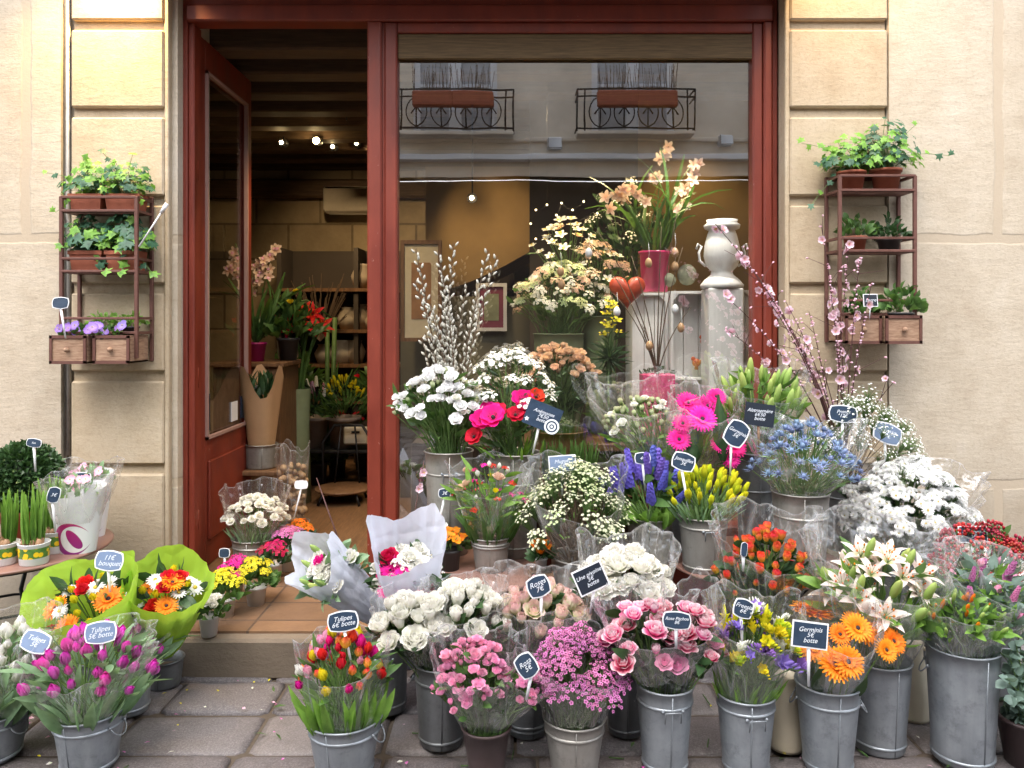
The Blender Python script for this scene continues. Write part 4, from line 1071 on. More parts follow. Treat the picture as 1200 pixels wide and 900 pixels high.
sign('small dark tag stuck in the right wall rack above the drawers',1020,352,Yf-.05,18,16,'lierre',shape='rect',board='slateblack',stake=16,sz=.42,sw=.003)
sign('slate sign on white stake rising from the pansies of left wall rack',71,355,Ym-.11,20,15,'',stake=36,sdir=7)

# ------------------------------------------------------------------ left table and what stands on it
TZ=.50
round_table('round brown table carrying the boxwood ball at the left wall',P(14,0,3.36).x,3.33,.40,TZ,a0=.2)
c=P(28,560,3.42); rr=.148
t=thing('boxwood_ball','clipped round boxwood ball in a pot on the left table','shrub',(c.x,3.42,TZ)); m=MB(); pot_mesh(m,(c.x,3.42,TZ),.10,.14); build('pot',m,[M['terracotta']],t)
m=MB()
for i in range(3800):
    d=V(R.gauss(0,1),R.gauss(0,1),R.gauss(0,1)).normalized(); p=c+d*rr*U(.80,.98)
    addleaf(m,p,(d+V(U(-1,1),U(-1,1),U(-1,1))*.8),.027*U(.7,1.3),.017,'oval',30,0,.1,2)
build('foliage',m,M['box'],t)
m=MB(); m.ball(c,rr*.80,20,14); build('branches',m,M['box'],t)
def daffpot(label,px,foot,Y):
    s=Y/F; c=P(px,foot,Y); c.z=TZ; t=thing('potted_daffodil',label,'potted plant',c,'sprouting daffodil pots on the left table'); r=17*s; hh=25*s
    m=MB(); m.lathe([(.001,.001),(r*.86,0),(r*.9,.004),(r*.99,hh*.95),(r*1.04,hh),(r*.93,hh),(r*.88,hh*.86),(.001,hh*.86)],24,0,c); build('pot',m,M['whitepot'],t)
    m=MB(); m.lathe([(r*.915,hh*.22),(r*.985,hh*.82)],24,0,c)
    build('label_band',m,M['daffband'],t)
    m=MB()
    for i in range(9):
        a=U(0,6.28); q=math.sqrt(U(0,1))*r*.75; m.ball(c+V(q*math.cos(a),q*math.sin(a),hh*.98),.013*U(.8,1.2),8,6,0,1.35)
    build('bulbs',m,plain('papery_bulb',(.30,.17,.09),.6,0,.3,60),t)
    m=MB()
    for i in range(34):
        a=U(0,6.28); q=math.sqrt(U(0,1))*r*.7; addleaf(m,c+V(q*math.cos(a),q*math.sin(a),hh),V(math.cos(a)*.12*q/r,math.sin(a)*.12*q/r,1),U(.13,.23),.014,'strap',8,0,.3,4)
    build('foliage',m,M['leaflt'],t)
def daffband():
    t=NT('yellow_green_flower_print'); o=t.coord(); v=t.n('ShaderNodeTexVoronoi',i={'Scale':52}); t.l(o,v.inputs['Vector']); n=t.noise(o,40,3)
    col=t.ramp(n,[(.4,(.05,.15,.03)),(.55,(.10,.22,.04))]); k=t.math('LESS_THAN',v.outputs['Distance'],.52); col=t.mix(k,col,(.85,.55,.02)); return t.done(t.pbr(col,.4))
M['daffband']=daffband()
daffpot('sprouting daffodil bulbs in yellow printed pot, table front',40,660,3.10)
daffpot('sprouting daffodil bulbs in yellow printed pot at photo edge',4,658,3.10)
daffpot('sprouting daffodil pot half hidden behind the white orchid bag',64,648,3.26)
# white bags with a purple swirl
def bagmat():
    t=NT('white_bag_with_magenta_swirl'); o=t.coord(); s=t.n('ShaderNodeSeparateXYZ'); t.l(o,s.inputs[0])
    # crescent rings drawn in the bag's own plane
    x,z=s.outputs['X'],s.outputs['Z']
    dx=t.math('ADD',x,-.018); dz=t.math('ADD',z,-.062)
    d=t.math('SQRT',t.math('ADD',t.math('MULTIPLY',dx,dx),t.math('MULTIPLY',t.math('MULTIPLY',dz,dz),1.0)))
    ring=t.math('MULTIPLY',t.math('GREATER_THAN',d,.055),t.math('LESS_THAN',d,t.math('ADD',.066,t.math('MULTIPLY',dx,-.22))))
    ex=t.math('ADD',dx,t.math('MULTIPLY',dz,.45)); d2=t.math('ADD',t.math('MULTIPLY',ex,t.math('MULTIPLY',ex,3.0)),t.math('MULTIPLY',dz,dz))
    blob=t.math('LESS_THAN',d2,.0016)
    k=t.math('MAXIMUM',ring,blob); fr=t.math('LESS_THAN',s.outputs['Y'],.03)
    col=t.mix(t.math('MULTIPLY',k,fr),(.78,.79,.82),t.mix(t.math('MULTIPLY',t.math('ADD',z,0),7,True),(.22,.02,.20),(.50,.02,.16)))
    return t.done(t.pbr(col,.3))
M['bag']=bagmat()
for (px,foot,Y,w,h,lab) in ((104,630,3.50,52,88,'white printed carrier bag pot standing further back on the left table'),(91,653,3.27,60,90,'white carrier bag pot with magenta swirl at front of left table')):
    s=Y/F; c=P(px,foot,Y); c.z=TZ; t=thing('gift_bag_plant',lab,'potted plant',c); r0,r1,hh=w*s*.34,w*s*.53,h*s*.80
    m=MB(); rows=[]
    for i in range(7):
        u=i/6; r=lerp(r0,r1,u); rows.append([c+V(r*math.cos(2*PI*j/28),r*.8*math.sin(2*PI*j/28),hh*u+ (.02*math.sin(2*PI*j/28+.5) if i==6 else 0)) for j in range(28)])
    m.grid(rows,0,None,True); m.poly([c+V(r0*math.cos(2*PI*j/28),r0*.8*math.sin(2*PI*j/28),.002) for j in range(28)]); build('bag',m,M['bag'],t)
    m=MB(); bushy(m,c+V(0,0,hh*.9),r1*.8,r1*.7,.06,40,.05,.025); build('foliage',m,M['leafgrey'],t)
    for q in range(5): inst('flower',R.choice(head('pansy','p_pink','eyeyellow')),t,c+V(U(-.06,.06),U(-.05,.02),hh+U(.0,.05)),orient(V(U(-.4,.4),-1,.6)),.8)
    film(t,c+V(0,0,hh*.5),r1*.75,c+V(0,0,hh),r1*1.15,r1,hh+c.z+.05,.05)
sign('small slate sign leaning above the boxwood ball',40,519,3.36,18,11,'Buis',tilt=-8,stake=30)
sign('slate sign standing upright in the white carrier bags',96,560,3.42,22,14,'Orchidée\n12€',stake=42,sz=.30)
sign('slate sign turned sideways behind the daffodil sprouts',63,580,3.2,14,20,'3€',tilt=-12,stake=36,yaw=20,sz=.3)

# ------------------------------------------------------------------ green paper bouquets
def paper_bouquet(label,cx,cy,r,Y,lean,L,flowers,n,mat,name='paper_bouquet',leafn=30,back=.10,jag=.05,flare=1.3,front=.6,hz=.085,ph=None,leafmat='leafdk',leafL=.09):
    """a wrapped bouquet whose mouth leans towards the street"""
    from mathutils import Euler
    rot=Euler((math.radians(lean[1]),math.radians(lean[0]),0)); C=P(cx,cy,Y)
    base=C-rot.to_matrix()@V(0,0,L)
    Cv=base+V(0,0,L)
    t=bunch(name,label,'bouquet',base,.03,0,0,0,0,Y,flowers,n,drop=.03,leaf=[dict(n=leafn,L=leafL,W=.035,mat=leafmat,range=(.8,1.0))],cam=.12,dome_=(Cv,r,r*.9,hz),lean=.3)
    film(t,base-V(0,0,.03),.035,Cv,r,r*.95,Cv.z+hz*.5+back*.5,jag,mat,'paper_wrap',front=front,flare=flare,n=72,nu=12,ph=ph)
    t.rotation_euler=rot
    return t
gf=[('gerbera','p_orange',1.6,.8,'eye'),('daisy','p_purewhite',4,1.15,'eyeyellow'),('tulip','p_yellow',2.2,.75),('rose','p_red',2,.62)]
for (px,lab) in ((112,'left'),(192,'right')):
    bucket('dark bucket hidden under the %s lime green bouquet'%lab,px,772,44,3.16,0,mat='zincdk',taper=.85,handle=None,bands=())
paper_bouquet('bouquet with orange gerberas and yellow tulips in lime green paper',106,712,.145,2.92,(-10,26),.27,gf,18,'greenpaper',ph=.6,back=.12,flare=1.36,front=.9)
paper_bouquet('lime green paper bouquet with white daisies, nearer the door step',197,700,.105,3.04,(14,24),.25,[('daisy','p_purewhite',3,1.15,'eyeyellow'),('tulip','p_yellow',1.6,.7),('rose','p_red',2,.6),('gerbera','p_orange',1.5,.62,'eye')],16,'greenpaper',ph=1.9,back=.13,flare=1.5,front=.9)
sign('slate sign reading 11 euros above the lime green bouquets',128,657,2.97,34,25,'11€\n bouquet',tilt=-5,stake=34,sz=.36,board='slatepale',pitch=-14)

# ------------------------------------------------------------------ left front buckets
tul_leaf=lambda n,L=.24,W=.05:[dict(n=n,L=L,W=W,mat='leafgrey',where='base',bend=30),dict(n=n//2,L=L*.55,W=W*.8,mat='leafgrey',range=(.6,.95),bend=25)]
c,r,_=bucket('zinc bucket of white tulips cut by the left photo edge',-12,832,86,2.64,0)
bunch('bunch_of_tulips','creamy white tulips in the bucket at the left photo edge','tulips',c,r,4,778,52,36,2.64,[('tulip','p_white',1,.95,None,'tulip')],34,leaf=tul_leaf(46),wrap=dict(top=725,jag=.06))
c,r,_=bucket('grey zinc bucket behind the purple tulips by the doorstep',152,764,52,2.95,0,taper=.8)
bunch('bunch_of_tulips','purple tulips leaning right, in the bucket by the doorstep','tulips',c,r,158,768,32,24,2.93,[('tulip','p_purple',1,.85,None,'tulip')],8,leaf=tul_leaf(22,.18,.04),wrap=dict(top=738,jag=.05))
c,r,_=bucket('squat zinc pail of purple tulips at the left front',105,832,80,2.59,0)
bunch('bunch_of_tulips','purple magenta tulips with grey leaves in the squat left pail','tulips',c,r,104,790,66,38,2.59,[('tulip','p_purple',1,.84,None,'tulip')],40,leaf=[dict(n=46,L=.20,W=.035,mat='leafgrey',where='base',bend=10),dict(n=70,L=.11,W=.024,mat='leafgrey',range=(.65,1.0),bend=14)],wrap=dict(top=748,jag=.05,flare=1.08),cam=.1)
sign('pale slate sign standing in the purple tulips',118,741,2.62,38,27,'Tulipes\n5€ botte',tilt=6,stake=34,sz=.34,board='slatepale',pitch=-14)
sign('pale slate sign tilted over the white tulips',42,752,2.66,36,26,'Tulipes\n5€',tilt=-16,stake=30,sz=.34,board='slatepale',pitch=-25)
c,r,_=bucket('zinc pail of many coloured tulips in front of the doorstep',404,840,86,2.56,0)
mt=[('tulip','p_yellow',1,.78,None,'tulip'),('tulip','p_hotpink',1.3,.78,None,'tulip'),('tulip','p_redorange',1.2,.78,None,'tulip'),('tulip','p_pink',1.2,.78,None,'tulip'),('tulip','p_purple',.7,.78,None,'tulip'),('tulip','p_white',.6,.78,None,'tulip'),('tulip','p_red',.8,.78,None,'tulip')]
bunch('bunch_of_tulips','tulips of many colours in the pail before the doorstep','tulips',c,r,401,783,46,36,2.56,mt,52,leaf=[dict(n=50,L=.17,W=.03,mat='leaflt',where='base',bend=18),dict(n=34,L=.10,W=.022,mat='leaf',range=(.7,1),bend=18)],wrap=dict(top=752,jag=.06))
sign('slate sign above the many coloured tulips',402,728,2.6,37,25,'Tulipes\n6€ botte',tilt=7,stake=48,sdir=12,sz=.35,pitch=-10)
# ------------------------------------------------------------------ doorway plants
Zd=.156
c,r,_=bucket('zinc bucket of pale carnations beside the open door',297,631,48,4.10,FZ,mat='zincwarm',taper=.86,handle=None,bands=(.78,))
bunch('bunch_of_carnations','creamy white carnations in the bucket beside the open door','carnations',c,r,300,600,35,17,4.10,[('pompon','p_cream',1,.72,None,'carnation')],40,leaf=[dict(n=40,L=.12,W=.012,mat='leafgrey',where='base',bend=15)],wrap=dict(top=570,jag=.05,flare=1.05))
c,r,_=bucket('grey zinc bucket under the wrapped pebbles in the doorway',343,612,38,4.55,FZ,mat='zincwarm',taper=.86,handle=None,bands=(.8,))
t=thing('wrapped_pot_plant','pot plant with brown balls in clear cellophane by the door','potted plant',(c.x,4.55,c.z)); m=MB()
for i in range(70):
    a=U(0,6.28); q=math.sqrt(U(0,1)); m.ball((c.x+q*.075*math.cos(a),4.55+q*.075*math.sin(a),c.z+U(.0,.34)),.020*U(.6,1.2),7,5)
build('balls',m,plain('tan_seed_balls',(.34,.22,.12),.6,0,.5,30),t); film(t,c,.06,c+V(0,0,.2),.085,.085,c.z+.42,.10)
t=thing('plant_stand','dark wooden stand holding the tall bucket inside the door','stand',P(306,640,4.75)); c=P(306,548,4.75); m=MB()
m.box(c.x-.13,c.x+.13,4.63,4.87,c.z-.03,c.z,0,.006)
for sx in(-1,1):
    for sy in (-1,1): m.box(c.x+sx*.12-.012,c.x+sx*.12+.012,4.75+sy*.11-.012,4.75+sy*.11+.012,FZ,c.z-.03)
t.location=(c.x,4.75,FZ); build('frame',m,M['intwood'],t,False); zst=c.z
c,r,_=bucket('tall grey bucket holding a kraft paper cone inside the door',306,521,37,4.75,zst+.001,mat='zincwarm',taper=.92,handle=None,bands=())
t=thing('kraft_paper_bouquet','kraft paper cone of stems inside the open door','bouquet',c-V(0,0,.08)); m=MB(); rows=[]
for i in range(8):
    u=i/7; rows.append([c+V((lerp(.07,.125,u))*math.cos(2*PI*j/24)*(1+.05*math.sin(5*2*PI*j/24)),lerp(.07,.12,u)*math.sin(2*PI*j/24),lerp(-.06,.38+.10*math.cos(3*2*PI*j/24+.5),u)) for j in range(24)])
m.grid(rows,0,None,True); build('paper_wrap',m,M['kraft'],t)
m=MB()
for i in range(40): addleaf(m,c+V(U(-.07,.07),U(-.07,.07),U(.2,.34)),V(U(-.3,.3),U(-.3,.3),1),.12,.03,'lance',30)
build('foliage',m,M['leafdk'],t)
yk=[('kalan','p_yellow',1,1.0,None,'flower_cluster')]; wk=[('daisy','p_purewhite',1,1.1,'eyeyellow')]
potted('white flowering pot plant at the doorstep edge',245,744,25,24,None,Zd,'whitepot',None,[('rose','p_white',1,.62)],7,17,'leaf',.06)
potted('yellow kalanchoe with tall leaves on the threshold tiles',300,708,26,22,None,Zd,'whitepot',None,yk,8,20,'leaf',.10,leafn=80,L=.06,W=.04,sh='oval')
potted('golden yellow kalanchoe behind the white pot plant',264,722,25,22,None,Zd,'whitepot',None,yk+[('kalan','p_hotpink',.15,1,None,'flower_cluster')],9,20,'leaf',.10)
potted('pink kalanchoe half hidden by the door leaf',276,700,20,20,None,Zd,'whitepot',None,[('kalan','p_hotpink',1,1,None,'flower_cluster')],5,14,'leafdk',.09)
potted('rust red kalanchoe in white pot on the threshold',321,683,20,24,None,Zd,'whitepot',None,[('kalan','p_crimson',1,1,None,'flower_cluster'),('kalan','p_orange',.6,1,None,'flower_cluster')],6,15,'leafdk',.09)
potted('purple flowered pot plant deeper in the doorway',338,668,22,26,None,FZ,'whitepot',None,[('kalan','p_magenta',1,1,None,'flower_cluster')],7,17,'leafdk',.09)
potted('orange flowered pot plant deepest in the doorway',351,656,20,22,None,FZ,'whitepot',None,[('kalan','p_orange',1,1,None,'flower_cluster')],7,16,'leafdk',.09)
sign('tiny dark sign on a white stake beside the door bottom',263,648,4.0,13,12,'',stake=28)
sign('white plastic sign leaning at the cellophane wrapped balls',353,568,4.40,16,11,'',board='white',border=False,stake=46,sdir=-14)

# ------------------------------------------------------------------ tables in front of the window
TZ2=.42
round_table('brown round table under the white daisies and bulb pail',P(553,0,3.3).x,3.30,.305,TZ2,a0=.4)
round_table('brown round table under daffodil and sea holly buckets',P(884,0,3.42).x,3.42,.37,TZ2,a0=.9)
# --- middle table
c,r,_=bucket('tall warm grey bucket of lisianthus on the middle table',526,529,56,3.52,TZ2,mat='zincwarm',taper=.80,handle='front',bands=(.80,))
bunch('bunch_of_lisianthus','white lisianthus bunch with green buds beside the red mullion','lisianthus',c,r,516,466,54,27,3.5,[('lisianthus','p_purewhite',5,.68,None,'lisianthus'),('lisianthus','p_white',1.5,.62,None,'lisianthus'),('budrose','p_greenwhite',1.6,.5,None,'bud')],72,dep=.7,leaf=[dict(n=130,L=.085,W=.026,mat='leaf',range=(.25,.97))],fill=14,cam=.5)
# pussy willow stands behind them in the same bucket
t=thing('pussy_willow','tall pussy willow branches rising behind the white lisianthus','branches',c-V(0,0,.1)); mt_=MB(); mc=MB(); nb=0
for i in range(17):
    top=P(R.choice([U(482,530),U(484,560),U(490,575)]),U(285,400),3.56+U(-.06,.10)); 
    if i<3: top=P((532,583,487)[i],(284,300,292)[i],3.56)
    a=c+V(U(-.05,.05),.04+U(-.03,.03),-.05); cv=stemcurve(a,top,9); mt_.tube(cv,[lerp(.0042,.0014,k/9) for k in range(10)],5,0,0,1,False)
    L=(top-a).length; n=int(L/.030)
    for k in range(n):
        q=.40+.6*k/n; 
        j=min(8,int(q*9)); p=cv[j].lerp(cv[j+1],q*9-j); d=(cv[j+1]-cv[j]).normalized(); az=k*2.4; o=d.orthogonal(); o=(Quaternion(d,az)@o)
        mc.x=orient(d+o*.45).to_matrix().to_4x4(); mc.x.translation=p+o*.005; mc.lathe([(.001,0),(.0052,.006),(.0060,.013),(.004,.021),(.0008,.026)],6); mc.x=None
build('twigs',mt_,M['twigbr'],t); build('catkins',mc,M['p_catkin'],t,kind='stuff')
c,r,_=bucket('tall warm grey bucket of anemones on the middle table',603,531,60,3.50,TZ2,mat='zincwarm',taper=.80,handle=None,bands=(.72,.10))
bunch('bunch_of_daisies','small white spray daisies behind the anemones','daisies',c+V(0,.03,0),r,598,452,50,36,3.56,[('whitespray','p_purewhite',1,.9,'eyeyellow','flower_spray')],32,leaf=[dict(n=170,L=.06,W=.012,mat='leafdk',range=(.3,1))],fill=20,drop=.12)
bunch('bunch_of_anemones','red purple and violet anemones leaning out of the tall bucket','anemones',c,r,590,500,34,18,3.40,
   [('anemone','p_red',1,.95,'eye','anemone'),('anemone','p_hotpink',1.6,.95,'eye','anemone'),('anemone','p_violet',1.1,.95,'eye','anemone'),('anemone','p_crimson',.6,.95,'eye','anemone')],0,explicit=[(566,494,-.02),(578,490,-.04),(583,484,.02),(556,512,-.03),(604,487,-.02),(617,479,0),(612,470,.03),(628,466,.04),(571,482,.05)],
   leaf=[dict(n=70,L=.06,W=.02,mat='leaf',range=(.4,.9)),dict(n=26,L=.14,W=.012,mat='leaflt',where='base',bend=15)],cam=.9,lean=.5)
def swirl(t,X,W,Hh):
    m=MB(); m.x=X
    for rr_,wd in ((.26,.035),(.13,.035)):
        n=24
        for i in range(n):
            a,b=2*PI*i/n,2*PI*(i+1)/n; q=[]
            for (an,ra) in ((a,rr_-wd),(b,rr_-wd),(b,rr_+wd),(a,rr_+wd)): q.append((W*.34+ra*Hh*math.cos(an),-Hh*.24+ra*Hh*math.sin(an),.0034))
            m.poly(q)
    m.poly([(W*.34+.05*Hh*math.cos(2*PI*i/10),-Hh*.24+.05*Hh*math.sin(2*PI*i/10),.0034) for i in range(10)])
    m2=MB(); m2.x=X; m2.poly([(-W*.40+.10*Hh*(1 if i%2 else .55)*math.cos(PI*i/5),-Hh*.30+.10*Hh*(1 if i%2 else .55)*math.sin(PI*i/5),.0034) for i in range(10)])
    build('star_emblem',m2,M['chalk'],t,False); build('target_emblem',m,M['chalk'],t,False)
sign('tilted black slate with white target emblem beside the anemones',636,488,3.36,44,32,'Anémones\n7€50\nbotte',shape='rect',tilt=-22,board='slate',border=False,stake=34,sdir=-20,sz=.21,extra=swirl,stakemat='whitepot')
c,r,_=bucket('small zinc pail of wrapped bulb flowers on the middle table',575,629,45,3.28,TZ2,mat='zincwarm',taper=.80,handle=None,bands=(.86,.78))
bunch('bulb_flower_bouquets','little spring bouquets in cellophane in the small middle pail','bouquet',c,r,574,572,42,26,3.28,[('kalan','p_red',1.4,.5),('rose','p_peach',.5,.55),('tulip','p_white',.7,.5),('kalan','p_hotpink',1,.45),('rose','p_yellow',.5,.45)],22,leaf=[dict(n=90,L=.16,W=.022,mat='leaf',where='base',bend=25),dict(n=60,L=.10,W=.02,mat='leaflt',range=(.5,1.0),bend=20)],wrap=dict(top=545,jag=.07))
sign('tiny slate sign standing between lisianthus bucket and bulb pail',521,578,3.36,15,12,'3€',stake=40,sdir=-12,sz=.5)
potted('orange primroses in black pot at the middle table front',527,667,27,24,None,TZ2,'blackplastic',None,[('pansy','p_orange',1,1.05,'eyeyellow'),('pansy','p_orange',.3,1,'eyeyellow')],11,18,'leaf',.07,taper=.78)
potted('white primroses in black pot behind the orange ones',510,658,24,24,None,TZ2,'blackplastic',None,[('pansy','p_purewhite',1,1.2,'eyeyellow')],8,16,'leafdk',.08,taper=.78)
# --- spirea between the tables
c,r,_=bucket('beige bucket of white blossom sprays between the two tables',684,652,76,3.22,0,mat='zincwarm',taper=.8,handle=None,bands=(.8,))
bunch('blossom_sprays','tiny white blossom sprays in cellophane between the tables','blossom sprays',c,r,674,603,54,44,3.22,[('spirea','p_spirea',1,1.0,None,'blossom_spray'),('spirea','p_greenwhite',.3,1.0,None,'blossom_spray')],52,leaf=[dict(n=40,L=.05,W=.012,mat='leaflt',range=(.4,1))],wrap=dict(top=545,jag=.08,flare=1.05),stemmat='twigbr',fill=30)
sign('black edged rectangular slate behind the blossom sprays',659,543,3.30,34,20,'Muguet\n5€',shape='rect',tilt=4,board='slatepale',stake=30,sz=.36)  # blue glare on this slate is put into the pale board colour
# grass like pots behind
for (px,w) in ((650,30),(682,26)):
    t_=thing('sprout_pot','pot of green bulb sprouts below the window, '+('behind the blue slate' if px<660 else 'right of the blue slate'),'potted plant',P(px,575,3.70)); c0=P(px,575,3.70); m=MB(); pot_mesh(m,c0,.055,.09); build('pot',m,[M['blackplastic']],t_); m=MB()
    for i in range(60): addleaf(m,c0+V(U(-.06,.06),U(-.04,.04),.08),V(U(-.15,.15),U(-.1,.1),1),U(.09,.16),.010,'strap',10)
    build('foliage',m,M['leaf'],t_)
m=MB(); m.box(-.12,.62,3.62,3.84,.40,P(650,575,3.7).z-.002,0,.008); tag(build('display_bench',m,M['intwood']),'low wooden bench under the window behind the blossom sprays','bench')
paper_b=[('rose','p_orange',1,.6)]
t_=potted('small orange bloom with dark red collar below the middle table edge',634,672,16,14,3.18,.45,'whitepot',None,[('rose','p_orange',1,.7)],3,8,'leafdk',.05)
m=MB(); c0=t_.location; m.box(c0.x-.05,c0.x+.05,3.13,3.23,.0,.448,0,.01); tag(build('wooden_block',m,M['intwood']),'upright wooden block under the small orange bloom','block')
# --- right table
c,r,_=bucket('zinc pail of blue grape hyacinths on the right table',761,606,54,3.36,TZ2,mat='zincwarm',taper=.78,handle='front',bands=(.10,))
bunch('bunch_of_hyacinths','blue hyacinth spikes with broad leaves in zinc pail','hyacinths',c,r,752,573,38,22,3.36,[('spike','p_blue',1,1,None,'flower_spike')],15,leaf=[dict(n=36,L=.10,W=.05,mat='leaflt',where='base',bend=40,sh='oval'),dict(n=40,L=.10,W=.035,mat='leaf',range=(.5,1),bend=30)],stemr=.004)
c,r,_=bucket('zinc pail of yellow daffodil buds on the right table',824,605,56,3.28,TZ2,mat='zincwarm',taper=.80,handle='front',bands=(.10,.84))
bunch('bunch_of_daffodils','yellow daffodil buds tied in bundles in a zinc pail','daffodils',c,r,829,576,44,18,3.28,[('daffodil_bud','p_limeyellow',1,.88,None,'daffodil_bud')],52,leaf=[dict(n=44,L=.15,W=.010,mat='leafgrey',where='base',bend=14,sh='strap')],stemr=.003,fill=30,cam=.3)
sign('white edged slate standing over the daffodil buds',801,541,3.30,28,23,'Jonquilles\n3€',tilt=-18,stake=56,sdir=8,sz=.30)
sign('small slate sign above the blue hyacinths',753,537,3.40,19,15,'4€',stake=34,sdir=6,sz=.46)
c,r,_=bucket('tall zinc bucket holding pink gerberas and lisianthus on the right table',800,572,66,3.62,TZ2,mat='zincdk',taper=.85,handle=None,bands=(.8,))
bunch('bunch_of_gerberas','hot pink gerberas with two broad leaves above the daffodils','gerberas',c,r,826,500,34,32,3.44,[('gerbera','p_hotpink',1,.86,'eye','gerbera')],5,
  explicit=[(806,473,.04),(800,497,-.02),(844,521,-.05),(838,488,.10),(855,537,-.04),(820,485,.08),(829,477,.13)],leaf=[dict(n=3,L=.20,W=.07,mat='leafdk',where='base',bend=10),dict(n=50,L=.10,W=.012,mat='leaflt',range=(.3,.8))],cam=1.3,lean=.3,wrap=dict(top=455,jag=.05,front=.5))
m_=MB(); q0=P(818,560,3.36); 
t_=bpy.data.objects[ 'bunch_of_gerberas']
for (px,py,px2,py2) in ((812,545,818,492),(848,540,842,462)):
    a,b=P(px,py,3.37),P(px2,py2,3.40); mm=MB(); mm.grid([[a.lerp(b,k/8)+V(.036*math.sin(PI*min(.97,.06+k/8*.94)**.8)*v,-.02+.025*abs(v),0) for v in (-1,-.5,0,.5,1)] for k in range(9)],0,[k/8 for k in range(9)]); build('broad_leaf',mm,M['leafdk'],t_)
bunch('bunch_of_lisianthus','pale green lisianthus buds in wide cellophane, left of pink gerberas','lisianthus',c-V(.05,0,0),r,752,490,46,20,3.55,[('budrose','p_greenwhite',3,.55,None,'bud'),('lisianthus','p_white',1,.55,None,'lisianthus')],48,dep=.6,leaf=[dict(n=60,L=.08,W=.016,mat='leaflt',range=(.3,.9))],wrap=dict(top=448,jag=.10,flare=1.35),fill=20)
sign('slate sign tilted beside the pink gerberas',863,508,3.36,27,34,'Germinis\n5€',tilt=-32,stake=38,sdir=-10,sz=.26)
c,r,_=bucket('tall zinc bucket of green lily buds by the right jamb',886,531,44,3.60,TZ2,mat='zincdk',taper=.9,handle=None,bands=(.62,))
bunch('bunch_of_lilies','closed green lily buds in cellophane before the right jamb','lilies',c,r,891,470,46,26,3.58,[('lily_bud','p_bud',1,.92,None,'lily_bud')],30,leaf=[dict(n=60,L=.11,W=.026,mat='leaflt',range=(.45,1)),dict(n=20,L=.12,W=.03,mat='leaf',range=(.4,1))],wrap=dict(top=430,jag=.09),stemr=.003,cam=.1)
sign('dark rectangular slate reading 6 euro 50 before the lily buds',890,486,3.42,37,28,'Alstroemère\n6€50\nbotte',shape='rect',tilt=-8,board='slateblack',border=False,stake=30,sz=.24,stakemat='drawer')
c,r,_=bucket('zinc bucket of blue sea holly at the right table front',938,577,64,3.26,TZ2,mat='zincwarm',taper=.84,handle='side',bands=(.72,.10))
bunch('bunch_of_thistles','steel blue sea holly thistles in flaring cellophane','sea holly',c,r,944,532,58,32,3.26,[('thistle','p_thistle',1,.92,None,'thistle')],95,leaf=[dict(n=60,L=.05,W=.01,mat='leafgrey',range=(.5,1))],wrap=dict(top=500,jag=.08,flare=1.15),fill=30,stemmat='stem')
c,r,_=bucket('tall dark zinc bucket of blossom twigs at the right table back',988,566,40,3.58,TZ2,mat='zincdk',taper=.95,handle=None,bands=(.8,))
cb=c
# cherry blossom branches
t=thing('blossom_branches','bare plum twigs with pale pink blossom before the right pier','branches',c-V(0,0,.1)); mt_=MB()
tips=[(962,262),(972,330),(995,285),(948,365),(1008,300),(935,395),(1048,447),(985,380),(885,330),(870,300),(905,350),(838,262),(960,420),(1022,330),(920,352),(850,385),(848,345)]
pts=[]
for i,(px,py) in enumerate(tips):
    tip=P(px,py,3.52+U(-.10,.10)); a=c+V(U(-.03,.03),U(-.03,.03),-.02); cv=stemcurve(a,tip,10); mt_.tube(cv,[lerp(.0040,.0013,k/10) for k in range(11)],6,0,0,1,False)
    for k in range(int((tip-a).length/.028)):
        q=U(.35,1.0)**.8; j=min(9,int(q*10)); p=cv[j].lerp(cv[j+1],q*10-j); d=(cv[j+1]-cv[j]).normalized(); o=Quaternion(d,U(0,6.28))@d.orthogonal()
        if U(0,1)<.10 and q>.4:
            e=p+o*U(.03,.09)+d*U(.02,.10); mt_.tube([p,e],[.0018,.0010],4,0,0,1,False); p=e
        if (py<400 and U(0,1)<.8) or U(0,1)<.4: pts.append((p,o,q))
build('twigs',mt_,M['twig'],t)
def f_blossom(mb,m=0):
    for i in range(5): mb.petal(.017,.017,50,72,i*2*PI/5,.001,0,.35,'round',3,3,.05,m)
    for i in range(7): a=U(0,6); mb.tube([(0,0,0),(.005*math.cos(a),.005*math.sin(a),.010)],.0005,3,2)
def f_bbud(mb,m=0): mb.lathe([(.0008,-.003),(.0035,.002),(.0045,.007),(.001,.012)],7,m)
KINDS['blossom']=f_blossom; KINDS['bbud']=f_bbud
R.shuffle(pts)
for k,(p,o,q) in enumerate(pts[:75]):
    inst('blossom',R.choice(head('blossom','p_blossom','eyeyellow')),t,p+o*.004,orient(o+V(0,-.5,.2)),U(.95,1.5))
mb_=MB(); bm_=head('bbud','p_blossom')[0]
for (p,o,q) in pts[75:]:
    mb_.x=orient(o).to_matrix().to_4x4(); mb_.x.translation=p; f_bbud(mb_); mb_.x=None
if mb_.v: build('buds',mb_,M['p_blossom'],t,kind='stuff')
sign('oval slate among the gypsophila nearest the blossom twigs',988,485,3.46,34,22,'Prunus\n12€',tilt=-6,stake=36,sz=.30)
sign('pale blue double slate on the right of the gypsophila',1040,508,3.44,34,26,'Gypso\n5€',tilt=-22,stake=36,sz=.32,board='slatepale')
bunch('bunch_of_gypsophila','airy white gypsophila between sea holly and chrysanthemums','gypsophila',c-V(0,.02,0),r,1014,518,54,42,3.44,[('gyps','p_purewhite',1,.95,None,'flower_spray')],36,leaf=None,stemmat='twigbr',fill=24,wrap=None,stemr=.0012)
